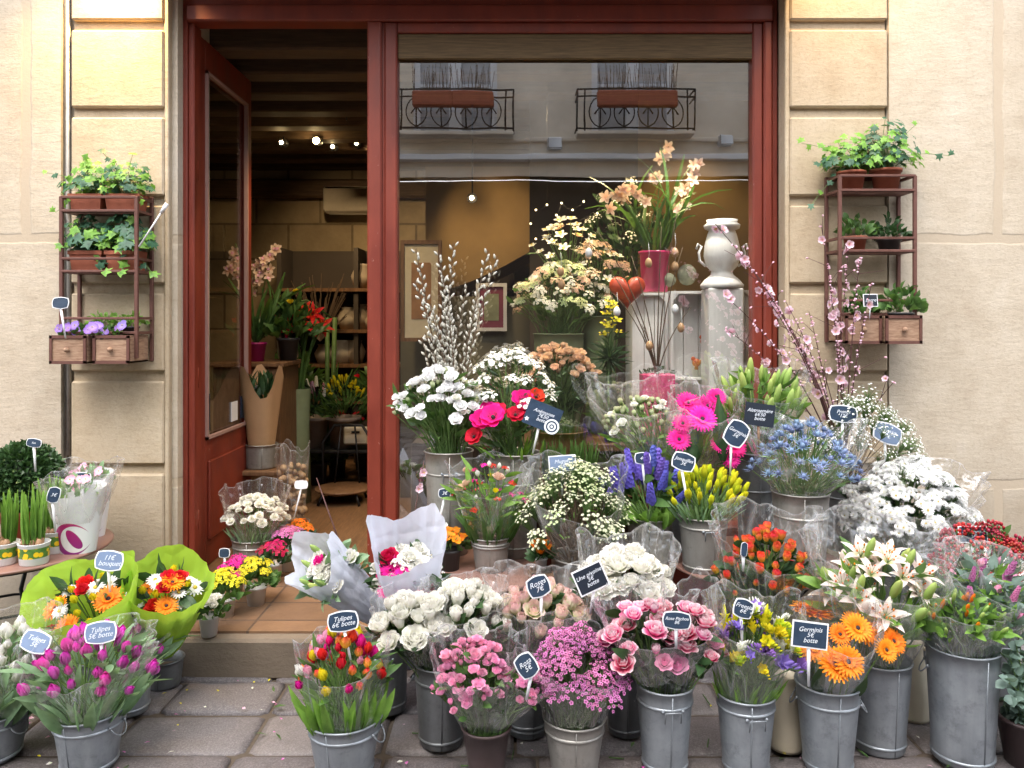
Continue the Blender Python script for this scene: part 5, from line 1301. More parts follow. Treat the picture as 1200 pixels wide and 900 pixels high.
c,r,_=bucket('dark zinc bucket hidden under the white chrysanthemums',1058,640,70,3.36,0,mat='zincdk',taper=.82,handle=None,bands=(.8,))
bunch('bunch_of_chrysanthemums','big mass of white spray chrysanthemums against the right wall','chrysanthemums',c,r,1064,590,66,40,3.36,[('mumspray','p_purewhite',1,.92,'eyeyellow','chrysanthemum_spray')],66,dep=.75,leaf=[dict(n=150,L=.07,W=.03,mat='leafdk',range=(.3,.93))],wrap=dict(top=548,jag=.06,flare=1.22),fill=30)
# red berries
c,r,_=bucket('zinc bucket of red berries behind the tall right bucket',1158,728,64,2.98,0,mat='zincdk',taper=.85,handle=None,bands=(.8,))
bunch('bunch_of_berries','dark red hypericum berries at the right photo edge','berries',c,r,1154,660,62,36,2.98,[('berries','p_berry',1,.85,None,'berry_spray')],46,leaf=[dict(n=90,L=.055,W=.024,mat='leaf',range=(.5,1))],fill=20)
sign('rectangular blue slate in the red berries',1140,626,3.06,36,20,'Hypericum\n5€',shape='rect',tilt=1,board='slate',stake=30,sz=.34)

# ------------------------------------------------------------------ white paper bouquets on the left of the middle table
c,r,_=bucket('dark zinc bucket with ring handles behind the many coloured tulips',452,748,52,2.97,0,mat='zincdk',taper=.92,handle='front',bands=(.12,))
wf=[('rose','p_white',2,.7),('lily_bud','p_bud',1.4,.75),('rose','p_hotpink',.7,.7),('carnation','p_cream',1.5,.8),('budrose','p_greenwhite',1,.6)]
wf=[('rose','p_white',2,.7),('lily_bud','p_bud',2.2,.8),('rose','p_hotpink',.8,.7),('carnation','p_cream',1.5,.8),('budrose','p_greenwhite',1,.6)]
paper_bouquet('white paper bouquet with lily buds leaning towards the doorway',398,672,.10,3.06,(-40,26),.34,wf,20,'bluepaper',jag=.10,back=.22,flare=1.12,leafn=50,leafmat='leafgrey',ph=2.2)
paper_bouquet('white paper bouquet with pink gerbera and cream roses below the mullion',478,676,.118,2.95,(2,22),.38,[('carnation','p_cream',3,.95),('rose','p_crimson',.7,.8),('gerbera','p_hotpink',.8,.66,'eye'),('whitespray','p_purewhite',2,.7,'eyeyellow'),('budrose','p_greenwhite',.8,.7)],26,'bluepaper',jag=.10,back=.34,flare=1.14,leafn=60,ph=.2)
mm=MB(); cv=[P(462,640,3.06),P(486,600,3.10),P(497,540,3.14)]; mm.tube(cv,[.003,.0025,.0015],5); tw=thing('blossom_twig','single pink blossom twig rising from the white paper bouquet','twig',cv[0]); build('twig',mm,M['twig'],tw)
for i in range(9): inst('blossom',R.choice(head('blossom','p_blossom','eyeyellow')),tw,cv[1].lerp(cv[2] if i%2 else cv[0],U(0,.95))+V(U(-.01,.01),-.004,0),orient(V(U(-1,1),-1,.2)),U(.7,1.1))
mm=MB(); cv=[P(405,655,3.14),P(385,600,3.2),P(371,560,3.25)]; mm.tube(cv,[.0035,.003,.0018],5); tag(build('bare_twig',mm,M['twig']),'bare red twig sticking out of the left white paper bouquet','twig')

# ------------------------------------------------------------------ front row
tl=lambda n,L=.09,W=.035,mat='leafdk',rg=(.35,.95):[dict(n=n,L=L,W=W,mat=mat,range=rg)]
c,r,_=bucket('zinc bucket of white roses left of the brown plastic pot',517,776,62,2.73,0,mat='zincdk',taper=.80,handle='side',bands=(.10,.82))
bunch('bunch_of_roses','large white roses, left bunch, above the brown plastic pot','roses',c-V(.03,0,0),r*.7,481,737,37,27,2.70,[('budrose','p_cream',2,1.1,None,'rose'),('rose','p_cream',2,1.0,None,'rose')],25,leaf=tl(40),wrap=dict(top=698,jag=.05))
bunch('bunch_of_roses','large white roses, right bunch, next to blushed roses','roses',c+V(.03,.02,0),r*.7,545,722,42,27,2.76,[('budrose','p_cream',2,1.1,None,'rose'),('rose','p_cream',2,1.0,None,'rose')],28,leaf=tl(40),wrap=dict(top=684,jag=.05))
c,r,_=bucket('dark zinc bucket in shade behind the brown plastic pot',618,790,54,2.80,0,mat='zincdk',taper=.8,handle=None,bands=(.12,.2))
bunch('bunch_of_roses','cream green roses blushed pink under the leaning slate','roses',c,r,634,722,50,26,2.80,[('budrose','p_creampink',3,1.05,None,'rose'),('rose','p_creampink',.7,.9,None,'rose')],30,leaf=tl(50),wrap=dict(top=676,jag=.06,flare=1.25))
sign('pale slate leaning over the blushed roses',631,687,2.78,28,27,'Roses\n7€',tilt=22,stake=40,sdir=4,sz=.36)
# brown pot with spray roses
cbp=P(570,849,2.53); t=thing('plastic_flower_pot','dark brown plastic pot of pink spray roses','bucket',(cbp.x,2.53,0)); m=MB(); r=29*2.53/F
m.lathe([(.001,.002),(r*.70,0),(r*.76,.05),(r*.97,cbp.z*.93),(r*1.0,cbp.z*.93+.001),(r*1.05,cbp.z),(r*.95,cbp.z),(r*.9,cbp.z*.8),(.001,cbp.z*.6)],30,0,(cbp.x,2.53,0)); build('body',m,M['brownplastic'],t)
bunch('bunch_of_spray_roses','candy pink spray roses, left and larger bunch in brown pot','roses',cbp-V(.02,0,0),r*.8,556,793,43,38,2.52,[('rose','p_pink',3,.44,None,'rose'),('budrose','p_pink',1.4,.36,None,'rose')],74,leaf=tl(120,.05,.022,'leaf',(.3,1)),wrap=dict(top=752,jag=.06),fill=20,drop=.09)
bunch('bunch_of_spray_roses','candy pink spray roses, small right bunch by its slate','roses',cbp+V(.022,-.01,0),r*.6,622,806,24,26,2.50,[('rose','p_pink',3,.44,None,'rose'),('budrose','p_pink',1.4,.36,None,'rose')],30,leaf=tl(50,.05,.022,'leaf',(.4,1)),wrap=dict(top=775,jag=.05),drop=.07)
sign('blue slate leaning steeply over the small spray rose bunch',617,780,2.46,25,31,'Rosa\n5€',tilt=34,stake=30,sz=.30)
c,r,_=bucket('zinc bucket of magenta waxflowers in the front row',673,840,72,2.56,0,mat='zincwarm',taper=.74,handle=None,bands=(.80,))
bunch('bunch_of_waxflowers','magenta waxflower sprays bulging from their cellophane','waxflowers',c,r,676,790,54,40,2.56,[('wax','p_magenta',1,1.05,'eye','flower_spray')],84,leaf=[dict(n=90,L=.03,W=.006,mat='leaf',range=(.5,1))],wrap=dict(top=745,jag=.07),fill=20,stemr=.0016)
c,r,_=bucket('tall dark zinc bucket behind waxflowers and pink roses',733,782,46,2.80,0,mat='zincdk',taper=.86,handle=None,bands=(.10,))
bunch('bunch_of_peonies','ruffled cream peonies in tall cellophane beside the black slate','peonies',c,r,733,682,46,26,2.86,[('carnation','p_cream',2,1.25,None,'peony'),('rose','p_cream',2,1.05,None,'peony')],26,leaf=tl(50),wrap=dict(top=636,jag=.09,flare=1.2))
sign('black rectangular slate tilted left of the cream peonies',692,678,2.76,40,32,'Une pivoine\n5€\nbotte',shape='rect',tilt=24,board='slateblack',stake=30,sz=.25)
c,r,_=bucket('tall zinc bucket of two tone pink roses, front centre',779,801,66,2.57,0,taper=.76,handle='front',bands=(.83,.10))
rp=[('rose','p_pinkwhite',3,.74,None,'rose'),('budrose','p_pinkwhite',.7,.7,None,'rose'),('rose','p_pink',.5,.70,None,'rose')]
bunch('bunch_of_roses','two tone pink roses, left bunch in tall front bucket','roses',c-V(.025,0,0),r*.7,756,748,48,34,2.56,rp,26,leaf=tl(50),wrap=dict(top=700,jag=.07))
bunch('bunch_of_roses','two tone pink roses, right bunch beside the freesias','roses',c+V(.025,-.01,0),r*.7,812,752,30,34,2.54,rp,17,leaf=tl(36),wrap=dict(top=690,jag=.10))
sign('oval slate with white edge in the two tone pink roses',793,727,2.50,34,22,'Rose Pitchou\n8€',tilt=-5,stake=26,sz=.32)
c,r,_=bucket('tall zinc bucket of freesias right of the pink roses',874,812,67,2.57,0,taper=.76,handle='front',bands=(.86,.08))
fz=[('freesia','p_yellow',1,.85,None,'freesia'),('freesia','p_limeyellow',1.6,.8,None,'freesia'),('freesia','p_violet',.9,.95,None,'freesia'),('freesia','p_white',.7,.9,None,'freesia')]
bunch('bunch_of_freesias','yellow white and violet freesias in clear sleeve','freesias',c,r,882,755,46,34,2.57,fz,48,leaf=[dict(n=70,L=.10,W=.010,mat='leaflt',where='base',bend=12),dict(n=60,L=.05,W=.012,mat='leaf',range=(.3,.9))],wrap=dict(top=705,jag=.08),fill=24)
sign('rounded dark slate standing in the freesias',871,713,2.60,24,24,'Freesia\n6€',tilt=-18,stake=40,sz=.34,board='slate')
c,r,_=bucket('zinc bucket of orange gerberas beside the cream jug',970,800,72,2.58,0,taper=.74,handle='side',bands=(.82,.08))
bunch('bunch_of_gerberas','orange gerberas leaning out of the zinc bucket beside slate','gerberas',c,r,985,760,34,30,2.52,[('gerbera','p_orange',1,.74,'eye','gerbera')],2,explicit=[(979,779,-.06),(993,776,-.07),(984,744,0),(1010,738,.06),(1026,722,.10),(1038,762,-.02),(1046,752,.03),(998,730,.10)],leaf=[dict(n=3,L=.16,W=.06,mat='leafdk',where='base',bend=10)],cam=1.5,lean=.4,wrap=dict(top=712,jag=.07,flare=1.25))
bunch('bunch_of_gerberas','two orange gerberas seen edge on behind the slate','gerberas',c+V(-.03,.03,0),r*.5,951,716,20,10,2.78,[('gerbera','p_orange',1,.95,'eye','gerbera')],0,explicit=[(945,714,0),(962,712,.02),(953,722,-.03)],cam=.2,lean=.1)
sign('dark rectangular slate reading 5 euro in front of orange gerberas',949,744,2.47,45,32,'Germinis\n5€\nbotte',shape='rect',tilt=-7,board='slate',stake=50,sdir=0,sz=.27)
# cream jugs
def jug(label,px,top,foot,w,Y,flip=1):
    s=Y/F; x=P(px,0,Y).x; h=H-(top-HY)*s; r=w*s/2; t=thing('cream_jug',label,'jug',(x,Y,0)); m=MB()
    m.lathe([(.001,.002),(r*.96,0),(r,.012),(r*.98,h*.35),(r*.82,h*.62),(r*.60,h*.84),(r*.58,h*.93),(r*.66,h),(r*.60,h),(r*.5,h*.9)],30,0,(x,Y,0)); build('body',m,M['cream'],t)
    m=MB(); m.tube([(x+flip*r*.62,Y,h*.92),(x+flip*r*1.15,Y,h*.86),(x+flip*r*1.2,Y,h*.6),(x+flip*r*.9,Y,h*.48)],.008,6); build('handle',m,M['cream'],t); return t
jug('cream enamel jug between freesia and orange gerbera buckets',921,790,889,40,2.70)
jug('cream enamel jug standing back beside the lily bucket',1070,752,848,36,2.90,1)
# lilies
c,r,_=bucket('tall zinc bucket of white lilies between the two cream jugs',1030,772,70,2.70,0,taper=.80,handle=None,bands=(.10,))
bunch('bunch_of_lilies','white lilies blushed pink in a big cellophane sheet','lilies',c,r,1030,696,62,40,2.74,[('lily_bud','p_bud',1,.95,None,'lily_bud'),('lily_bud','p_lily',.5,.95,None,'lily_bud'),('lily','p_lily',.75,.72,None,'lily')],26,explicit=[(1003,706,-.08),(1034,728,-.12),(1072,696,-.08)],leaf=[dict(n=70,L=.12,W=.032,mat='leaflt',range=(.45,1)),dict(n=24,L=.14,W=.04,mat='leaf',range=(.4,1))],wrap=dict(top=622,jag=.10,flare=1.3),stemr=.0035,cam=.7)
# red rose bouquet
c,r,_=bucket('grey bucket of red and yellow roses behind the freesias',893,713,72,2.97,0,mat='zincwarm',taper=.82,handle=None,bands=(.8,))
bunch('bunch_of_roses','red roses with yellow feet in tall cellophane before sea holly','roses',c,r,897,664,50,36,2.95,[('budrose','p_redorange',3,.76,None,'rose'),('tulip','p_redorange',1,.6,None,'rose')],54,leaf=tl(110,.08,.035,'leafdk',(.3,.97)),wrap=dict(top=604,jag=.08,flare=1.2),fill=20)
sign('tiny slate half hidden in the red roses',872,644,2.80,8,18,'',tilt=-8,stake=20)
# big right bucket
c,r,_=bucket('biggest zinc bucket at the right, foliage inside',1128,758,78,2.63,0,taper=.84,handle='side',bands=(.06,))
bunch('bunch_of_alstroemeria','green alstroemeria with orange buds in the biggest right bucket','alstroemeria',c,r,1128,728,42,22,2.58,[('lily_bud','p_orange',1,.42,None,'bud'),('lily_bud','p_bud',.8,.42,None,'bud')],16,leaf=[dict(n=150,L=.055,W=.022,mat='leaflt',range=(.7,1.05)),dict(n=50,L=.06,W=.025,mat='leaf',range=(.5,1))],wrap=dict(top=690,jag=.07),cam=.5)
bunch('foliage_bouquet','green foliage with pink tulip buds in hazy cellophane at right','bouquet',c+V(.03,.03,0),r*.8,1166,700,56,34,2.68,[('tulip','p_pink',1,.6,None,'tulip'),('spike','p_magenta',.6,.6,None,'flower_spike')],14,leaf=[dict(n=200,L=.075,W=.028,mat='euc',range=(.4,1.05)),dict(n=80,L=.08,W=.022,mat='leaflt',range=(.5,1.0))],wrap=dict(top=652,jag=.06,flare=1.2),fill=16)
# eucalyptus pot at the right edge
t=thing('plastic_flower_pot','dark plastic pot of eucalyptus at the right photo edge','bucket',(P(1206,0,2.60).x,2.60,0)); x=t.location.x; m=MB(); zt=P(0,838,2.6).z; m.lathe([(.001,.002),(.07,0),(.095,zt*.92),(.10,zt*.92),(.105,zt),(.09,zt),(.085,zt*.7),(.001,zt*.6)],28,0,(x,2.6,0)); build('body',m,M['brownplastic'],t)
b0=V(x,2.6,zt); t=thing('eucalyptus_bunch','blue grey eucalyptus branches drooping at the right photo edge','eucalyptus',b0-V(0,0,.1)); ms=MB(); ml=MB()
for i in range(30):
    e=P(U(1168,1235),U(735,830),2.58+U(-.12,.16)); cv=stemcurve(b0+V(U(-.05,.05),U(-.05,.05),-.08),e,7); ms.tube(cv,.0018,4,0,0,1,False)
    for k in range(12):
        q=.35+.65*k/11; j=min(6,int(q*7)); p=cv[j].lerp(cv[j+1],q*7-j); addleaf(ml,p,V(U(-1,1),U(-1,.3),U(-.4,.8)),U(.030,.045),.032,'oval',20,0,.1,3)
build('stems',ms,M['stem'],t); build('foliage',ml,M['euc'],t)
# ------------------------------------------------------------------ window display
BZ=.80
t=thing('display_counter','plain wooden counter behind the window glass','counter',(.68,4.42,FZ)); m=MB(); m.box(.05,1.20,4.16,4.75,BZ-.04,BZ,0,.005); build('top',m,M['intwood'],t,False); m=MB(); m.box(.08,1.17,4.2,4.72,FZ,BZ-.04); build('body',m,M['intdark'],t,False)
def crate(label,xa,xb,top,Y,dep=.26,sl=.03,shelf=None):
    a,b=P(xa,0,Y).x,P(xb,0,Y).x; z1=P(0,top,Y).z; t=thing('wooden_crate',label,'crate',((a+b)/2,Y+dep/2,BZ+.002),'white washed crates stood on end in the window'); z0=BZ+.002; k=.014
    m=MB(); m.box(a,a+k,Y,Y+dep,z0,z1); m.box(b-k,b,Y,Y+dep,z0,z1); build('side',m,M['whitewood'],t,False)
    m=MB(); m.box(a+k,b-k,Y,Y+dep,z0,z0+k); m.box(a+k,b-k,Y,Y+dep,z1-k,z1); build('end_panel',m,M['whitewood'],t,False)
    m=MB(); n=3
    for i in range(n): u0,u1=lerp(a+k,b-k,i/n),lerp(a+k,b-k,(i+1)/n); m.box(u0+.002,u1-.002,Y+sl,Y+sl+.012,z0+k,z1-k)
    build('slats',m,M['whitewood'],t,False)
    m=MB()
    for (x,z,sx,sz) in ((a+k,z1-k,1,-1),(b-k,z1-k,-1,-1)): 
        q=[(x,z),(x+sx*.035,z),(x,z+sz*.035)]; i0=[m.vert((u,Y+.004,v)) for u,v in q]; i1=[m.vert((u,Y+.03,v)) for u,v in q]; m.face(i0); m.face(i1[::-1])
        for j in range(3): m.face((i0[j],i0[(j+1)%3],i1[(j+1)%3],i1[j]))
    build('corner_block',m,M['whitewood'],t,False)
    if shelf: zz=P(0,shelf,Y+.05).z; m=MB(); m.box(a+k,b-k,Y+.01,Y+sl-.001,zz-.012,zz); build('inner_shelf',m,M['whitewood'],t,False)
    return z1
z1=crate('white washed crate on end, left of the two window crates',741,783,343,4.36)
z2=crate('white washed crate on end with toys inside, right of the other',786,846,341,4.30,sl=.13,shelf=442)
crate('white washed crate on end behind the grey pedestal vase',860,884,340,4.40)
# pedestal with urn
cp=P(846,0,4.24); t=thing('pedestal_urn','grey white wooden pedestal with urn shaped top in the window','urn',(cp.x,4.24,BZ)); s=4.24/F
m=MB(); zt=P(0,338,4.24).z; m.box(cp.x-20*s,cp.x+20*s,4.24-.09,4.24+.09,BZ,zt-.002,0,.006); build('pedestal',m,M['whitewood'],t,False)
m=MB(); prof=[(24,338),(25,334),(20,328),(13,322),(12,318),(18,312),(21,300),(20,288),(17,276),(15,270),(20,268),(21,264),(17,261),(18,258),(12,258)]
m.lathe([(.001,zt)]+[(w*s,P(0,py,4.24).z) for w,py in prof],28,0,(cp.x,4.24,0)); build('urn',m,M['whitewood'],t)
for sg in(-1,1):
    m=MB(); m.tube([V(cp.x+sg*w*s,4.24,P(0,py,4.24).z) for w,py in ((19,312),(26,306),(27,296),(24,289),(28,286),(30,292))],.007,6); build('handle',m,M['whitewood'],t)
# orchid in pink pot
co=P(767,342,4.44); t=thing('potted_orchid','cream pink cymbidium orchid in pink pot on the window crate','potted plant',(co.x,4.44,co.z)); m=MB(); pot_mesh(m,co,.088,.225,0,.82,.06); build('pot',m,[plain('pink_pot',(.62,.04,.16),.3)],t)
m=MB()
for i in range(34):
    a=U(0,6.28); addleaf(m,co+V(.03*math.cos(a),.03*math.sin(a),.20),V(math.cos(a)*.5,math.sin(a)*.4-.05,1),U(.34,.62),.024,'strap',U(35,105),0,.3,7)
build('foliage',m,M['leaf'],t)
ms=MB()
for (tip,pos) in (((778,172),[(752,232),(728,228),(765,205),(776,185),(770,215),(738,224),(780,178)]),((812,190),[(800,225),(812,205),(806,215),(818,195),(797,238),(788,245)]),((726,225),[(720,232),(733,235),(745,230),(714,238)])):
    cv=stemcurve(co+V(0,0,.2),P(*tip,4.40),6); ms.tube(cv,.003,5)
    for (x,y) in pos:
        for q in range(2): inst('orchid_bloom',R.choice(head('orchid','p_orchid','p_peach')),t,P(x+U(-6,6),y+U(-7,7),4.38+U(-.04,.04)),orient(V(U(-.5,.5),-1,U(-.1,.4))),U(.8,1.05))
build('stems',ms,M['stem'],t)
# heart
ch=P(735,340,4.30); t=None; m=MB(); rows=[]
for i in range(13):
    ph=PI*i/12; row=[]
    for j in range(40):
        a=2*PI*j/40; hx=16*math.sin(a)**3; hy=13*math.cos(a)-5*math.cos(2*a)-2*math.cos(3*a)-math.cos(4*a); k=math.sin(ph)
        row.append(ch+V(hx*k*.0062,-.045*math.cos(ph),hy*k*.0062))
    rows.append(row)
m.grid(rows,0,None,True); tag(build('glass_heart',m,plain('dull_red_orange_heart',(.36,.045,.015),.35,0,.7,22)),'mottled red heart ornament among the window flowers','ornament')
m=MB(); m.tube([ch+V(0,0,.07),V(ch.x,4.3,2.9)],.001,4); 
# easter eggs on threads hung on a twig tree
pb=P(770,448,4.2); t=thing('pink_planter','pink box planter with twig tree in the window','planter',(pb.x,4.2,BZ)); m=MB(); zb_=P(0,438,4.2).z; m.box(pb.x-.085,pb.x+.085,4.14,4.26,BZ+.002,zb_,0,.004); build('box',m,plain('pink_box',(.62,.03,.16),.4),t,False); m=MB()
for (x,y) in ((740,300),(800,290),(720,345),(810,360),(775,265),(752,380),(795,240),(700,270),(690,285)):
    m.tube(stemcurve(pb+V(0,0,.02),P(x,y,4.2+U(-.05,.05)),6),[.005,.004,.0035,.003,.0025,.002,.0015],5)
build('twigs',m,M['twigbr'],t); m=MB(); bushy(m,V(pb.x,4.2,zb_),.08,.05,.03,40,.03,.015); build('moss',m,M['leafdk'],t)
eggs=[(690,296,'white'),(723,365,'white'),(791,296,'tan'),(760,308,'tan'),(791,312,'tan'),(791,362,'white'),(798,384,'tan'),(761,405,'tan'),(657,318,'tan'),(658,333,'tan')]
for i,(x,y,cc) in enumerate(eggs):
    p=P(x,y,4.14); near=['beside the orchid leaves','under the glass heart','right of the pink pot','in front of the pink pot','below the tan egg by the pink pot','before the left crate edge','before the right crate','above the pink planter','among the hydrangeas','lowest among the hydrangeas'][i]
    t=thing('easter_egg','%s hanging %s'%('white egg' if cc=='white' else 'tan speckled egg',near),'easter egg',p,'eggs hung in the window'); m=MB(); m.lathe([(max(.0005,.019*math.sin(PI*k/8)*(1-.12*math.cos(PI*k/8)*-1)),-.026*math.cos(PI*k/8)) for k in range(9)],14,0,p); build('egg',m,M['white'] if cc=='white' else M['eggtan'] if 'eggtan' in M else M.setdefault('eggtan',plain('tan_egg',(.45,.27,.14),.4,0,.35,60)),t)
    m=MB(); m.tube([p+V(0,0,.025),p+V(.004,0,.05),p+V(0,0,.10)],.0012,4); build('loop',m,M['white'],t)
# toys in the crate: red orange tin hens
for (x,y,r_,lab) in ((826,400,.026,'spotted red toy hen on top in the right crate'),(816,425,.024,'spotted red toy hen low left in the right crate'),(833,425,.022,'orange toy hen low right in the right crate')):
    p=P(x,y,4.36); m=MB(); m.ball(p,r_,12,8); m.ball(p+V(-r_*.7,0,r_*.9),r_*.5,10,6); m.tube([p+V(r_*.6,0,0),p+V(r_*1.3,0,r_*.7)],[r_*.5,r_*.1],6); m.tube([p,p-V(0,0,r_*1.6)],[r_*.3,r_*.5],8)
    tag(build('toy_hen',m,plain('spotted_red_toy',(.55,.10,.02),.3,0,.9,70)),lab,'toy')
m=MB(); p=P(822,455,4.16); pot_mesh(m,V(p.x,4.16,BZ+.002),.06,.12); t=thing('potted_flower','pink wrapped plant in front of the right crate','potted plant',V(p.x,4.16,BZ+.002)); build('pot',m,[plain('pink_foil',(.60,.12,.22),.3)],t); m=MB(); bushy(m,V(p.x,4.16,BZ+.12),.09,.07,.10,50,.05,.02); build('foliage',m,M['leafdk'],t)
for i in range(10): inst('flower',R.choice(head('kalan','p_hotpink')),t,V(p.x+U(-.09,.09),4.13+U(-.04,.03),BZ+.15+U(0,.08)),orient(V(U(-.4,.4),-1,.6)),.9)
vb_later=1
# stone pebbles by the pot
tag((lambda m_:(m_.ball(P(782,328,4.42)+V(0,0,.0),.05,12,8,0,.8),m_.ball(P(805,322,4.44),.055,12,8,0,1.1),build('moss_balls',m_,plain('grey_green_moss_ball',(.20,.21,.15),.9,0,.4,60,.5)))[2])(MB()),'grey green moss balls resting on the window crates','moss balls')
# hydrangea / cream mass in a vase
def vase_bunch(label,px,top,foot,w,Y,mat,flowers,n,cx,cy,hw,hh,leafs,name='vase_of_flowers',taper=.8,z0=None,cam=.5,cat='flowers',wrap=None):
    z0=BZ if z0 is None else z0
    c,r,_=bucket('vase under the '+label,px,top,w,Y,z0,mat=mat,taper=taper,handle=None,bands=(),name='flower_vase',cat='vase',seam=False)
    return bunch(name,label,cat,c,r,cx,cy,hw,hh,Y-.02,flowers,n,leaf=leafs,cam=cam,fill=8,wrap=wrap)
M['glassvase']=plain('greenish_glass_vase',(.20,.25,.15),.1,0,.3,8)
vase_bunch('green cream hydrangeas behind the window glass',660,385,56,4.50,'glassvase',[('whitespray','p_greenwhite',3,1.25,'eyeyellow','flower_head'),('kalan','p_cream',2,1.3,None,'flower_head'),('kalan','p_peach',1,1.2,None,'flower_head')],60,660,325,54,40,[dict(n=110,L=.07,W=.03,mat='leaf',range=(.4,1))]) if False else None
def vb(label,px,top,w,Y,mat,flowers,n,cx,cy,hw,hh,leafs,name,cat,z0=BZ,cam=.5):
    c,r,_=bucket('vase holding the '+label,px,top,w,Y,z0,mat=mat,taper=.8,handle=None,bands=(),name='flower_vase',cat='vase',seam=False)
    return bunch(name,label,cat,c,r,cx,cy,hw,hh,Y-.02,flowers,n,leaf=leafs,cam=cam,fill=8)
vb('green cream hydrangeas behind the glass',655,392,60,4.50,'glassvase',[('kalan','p_greenwhite',3,1.05,None,'flower_head'),('kalan','p_cream',2,1.1,None,'flower_head'),('whitespray','p_cream',1,.8,'eyeyellow','flower_head'),('kalan','p_peach',1.6,1.05,None,'flower_head')],66,658,338,56,24,[dict(n=110,L=.07,W=.03,mat='leaf',range=(.4,1))],'bunch_of_hydrangeas','hydrangeas')
vb('yellow white orchid sprays above the hydrangeas',668,330,30,4.62,'glassvase',[('orchid','p_cream',3,.75,'eyeyellow','orchid_bloom'),('orchid','p_peach',.5,.7,'eyeyellow','orchid_bloom')],22,662,280,40,20,[dict(n=12,L=.12,W=.03,mat='leaf',range=(.4,1))],'bunch_of_orchids','orchids',1.20)
vb('peach ranunculus in brown vase behind glass',655,505,66,4.12,'intwood',[('rose','p_peach',3,.62,None,'ranunculus'),('budrose','p_peach',1,.6,None,'ranunculus')],72,655,428,40,18,[dict(n=140,L=.10,W=.016,mat='leafdk',range=(.2,.95))],'bunch_of_ranunculus','ranunculus',.445,.45)
vb('yellow orchids beside the pink planter',716,452,20,4.24,'blackplastic',[('orchid','p_yellow',1,.7,'eye','orchid_bloom')],8,716,372,10,22,[dict(n=40,L=.11,W=.012,mat='leafdk',range=(.2,.6))],'potted_orchid','orchids')
vb('peach and cream blossom behind the glass heart',702,372,40,4.60,'glassvase',[('kalan','p_peach',2,1.1,None,'flower_head'),('orchid','p_cream',1,.7,'p_peach' if False else 'eyeyellow','orchid_bloom')],30,702,312,34,26,[dict(n=60,L=.08,W=.025,mat='leaf',range=(.4,1))],'bunch_of_blossom','flowers')
vb('dark leafy branches at the back of the window display',735,330,30,5.0,'intdark',[('spirea','p_cream',1,1.1,None,'blossom_spray')],14,730,262,44,34,[dict(n=160,L=.10,W=.03,mat='leafdk',range=(.4,1.05))],'leafy_branches','branches')
M['fairy']=None; tb=NT('warm_fairy_bulb'); em=tb.n('ShaderNodeEmission',i={'Color':(1,.75,.38,1),'Strength':4}); M['fairy']=tb.done(em)
t=thing('fairy_lights','string of tiny warm lights over the hydrangeas','string lights',P(640,250,4.9)); m=MB(); mw=MB(); pr=None
for (x,y) in ((622,262),(628,246),(641,240),(652,252),(658,238),(671,246),(684,236),(700,250),(716,240),(628,280)):
    p=P(x,y,4.9+U(-.08,.08)); m.ball(p,.006,8,6)
    if pr: mw.tube([pr,pr.lerp(p,.5)-V(0,0,.012),p],.0015,4)
    pr=p
mw.tube([P(641,240,4.9),V(P(641,0,4.9).x,4.9,2.9)],.0015,4); build('bulbs',m,M['fairy'],t); build('wire',mw,M['iron'],t)
c=P(713,420,4.2); t=thing('spiky_air_plant','dark spiky leaf rosette in front of the crates','plant',c); m=MB()
for i in range(60): addleaf(m,c,V(R.gauss(0,1),R.gauss(0,.7)-.2,R.gauss(.3,.8)),.13*U(.7,1.1),.010,'blade',20)
build('foliage',m,M['leafdk'],t); m=MB(); m.tube([c,V(c.x,4.2,BZ)],.006,6); build('stem',m,M['stem'],t)
# ------------------------------------------------------------------ left half of the window: deep room
def picture(label,x0,y0,x1,y1,Y,cols):
    a=P(x0,y0,Y); b=P(x1,y1,Y); t=thing('picture_frame',label,'picture',((a.x+b.x)/2,Y,b.z)); m=MB(); k=.025
    for (u0,u1,v0,v1) in ((a.x,b.x,b.z,b.z+k),(a.x,b.x,a.z-k,a.z),(a.x,a.x+k,b.z+k,a.z-k),(b.x-k,b.x,b.z+k,a.z-k)): m.box(u0,u1,Y-.03,Y,v0,v1)
    build('frame',m,M[cols[0]],t,False); m=MB(); m.box(a.x+k,b.x-k,Y-.012,Y-.004,b.z+k,a.z-k); build('mat_board',m,cols[1],t,False)
    m=MB(); fx=(b.x-a.x)*.26; fz=(a.z-b.z)*.22; m.box(a.x+fx,b.x-fx,Y-.016,Y-.011,b.z+fz,a.z-fz); build('print',m,cols[2],t,False)
picture('framed print with plum mount on the far wall, seen in the window',558,332,594,388,5.68,('whitewood',plain('plum_mount',(.22,.04,.08),.7),plain('green_print',(.28,.30,.18),.6,0,.6,12)))
picture('tall pale poster with brown figure shape beside the mullion',470,282,518,400,5.4,('intwood',plain('pale_poster',(.55,.48,.34),.7),plain('brown_shape',(.28,.14,.06),.7,0,.6,9)))
m=MB(); m.box(P(470,0,5.75).x,P(640,0,5.75).x,5.72,5.80,FZ,1.62); tag(build('room_divider',m,plain('olive_room_divider',(.14,.13,.09),.8,0,.3,4)),'low olive divider wall behind the pussy willow','divider')
# low counter seen at the bottom left of the window
m=MB(); m.box(-.55,-.02,4.3,4.7,FZ,.78,0,.01); tag(build('low_shelf',m,M['intdark']),'low dark shelf inside the window below the willow','shelf')
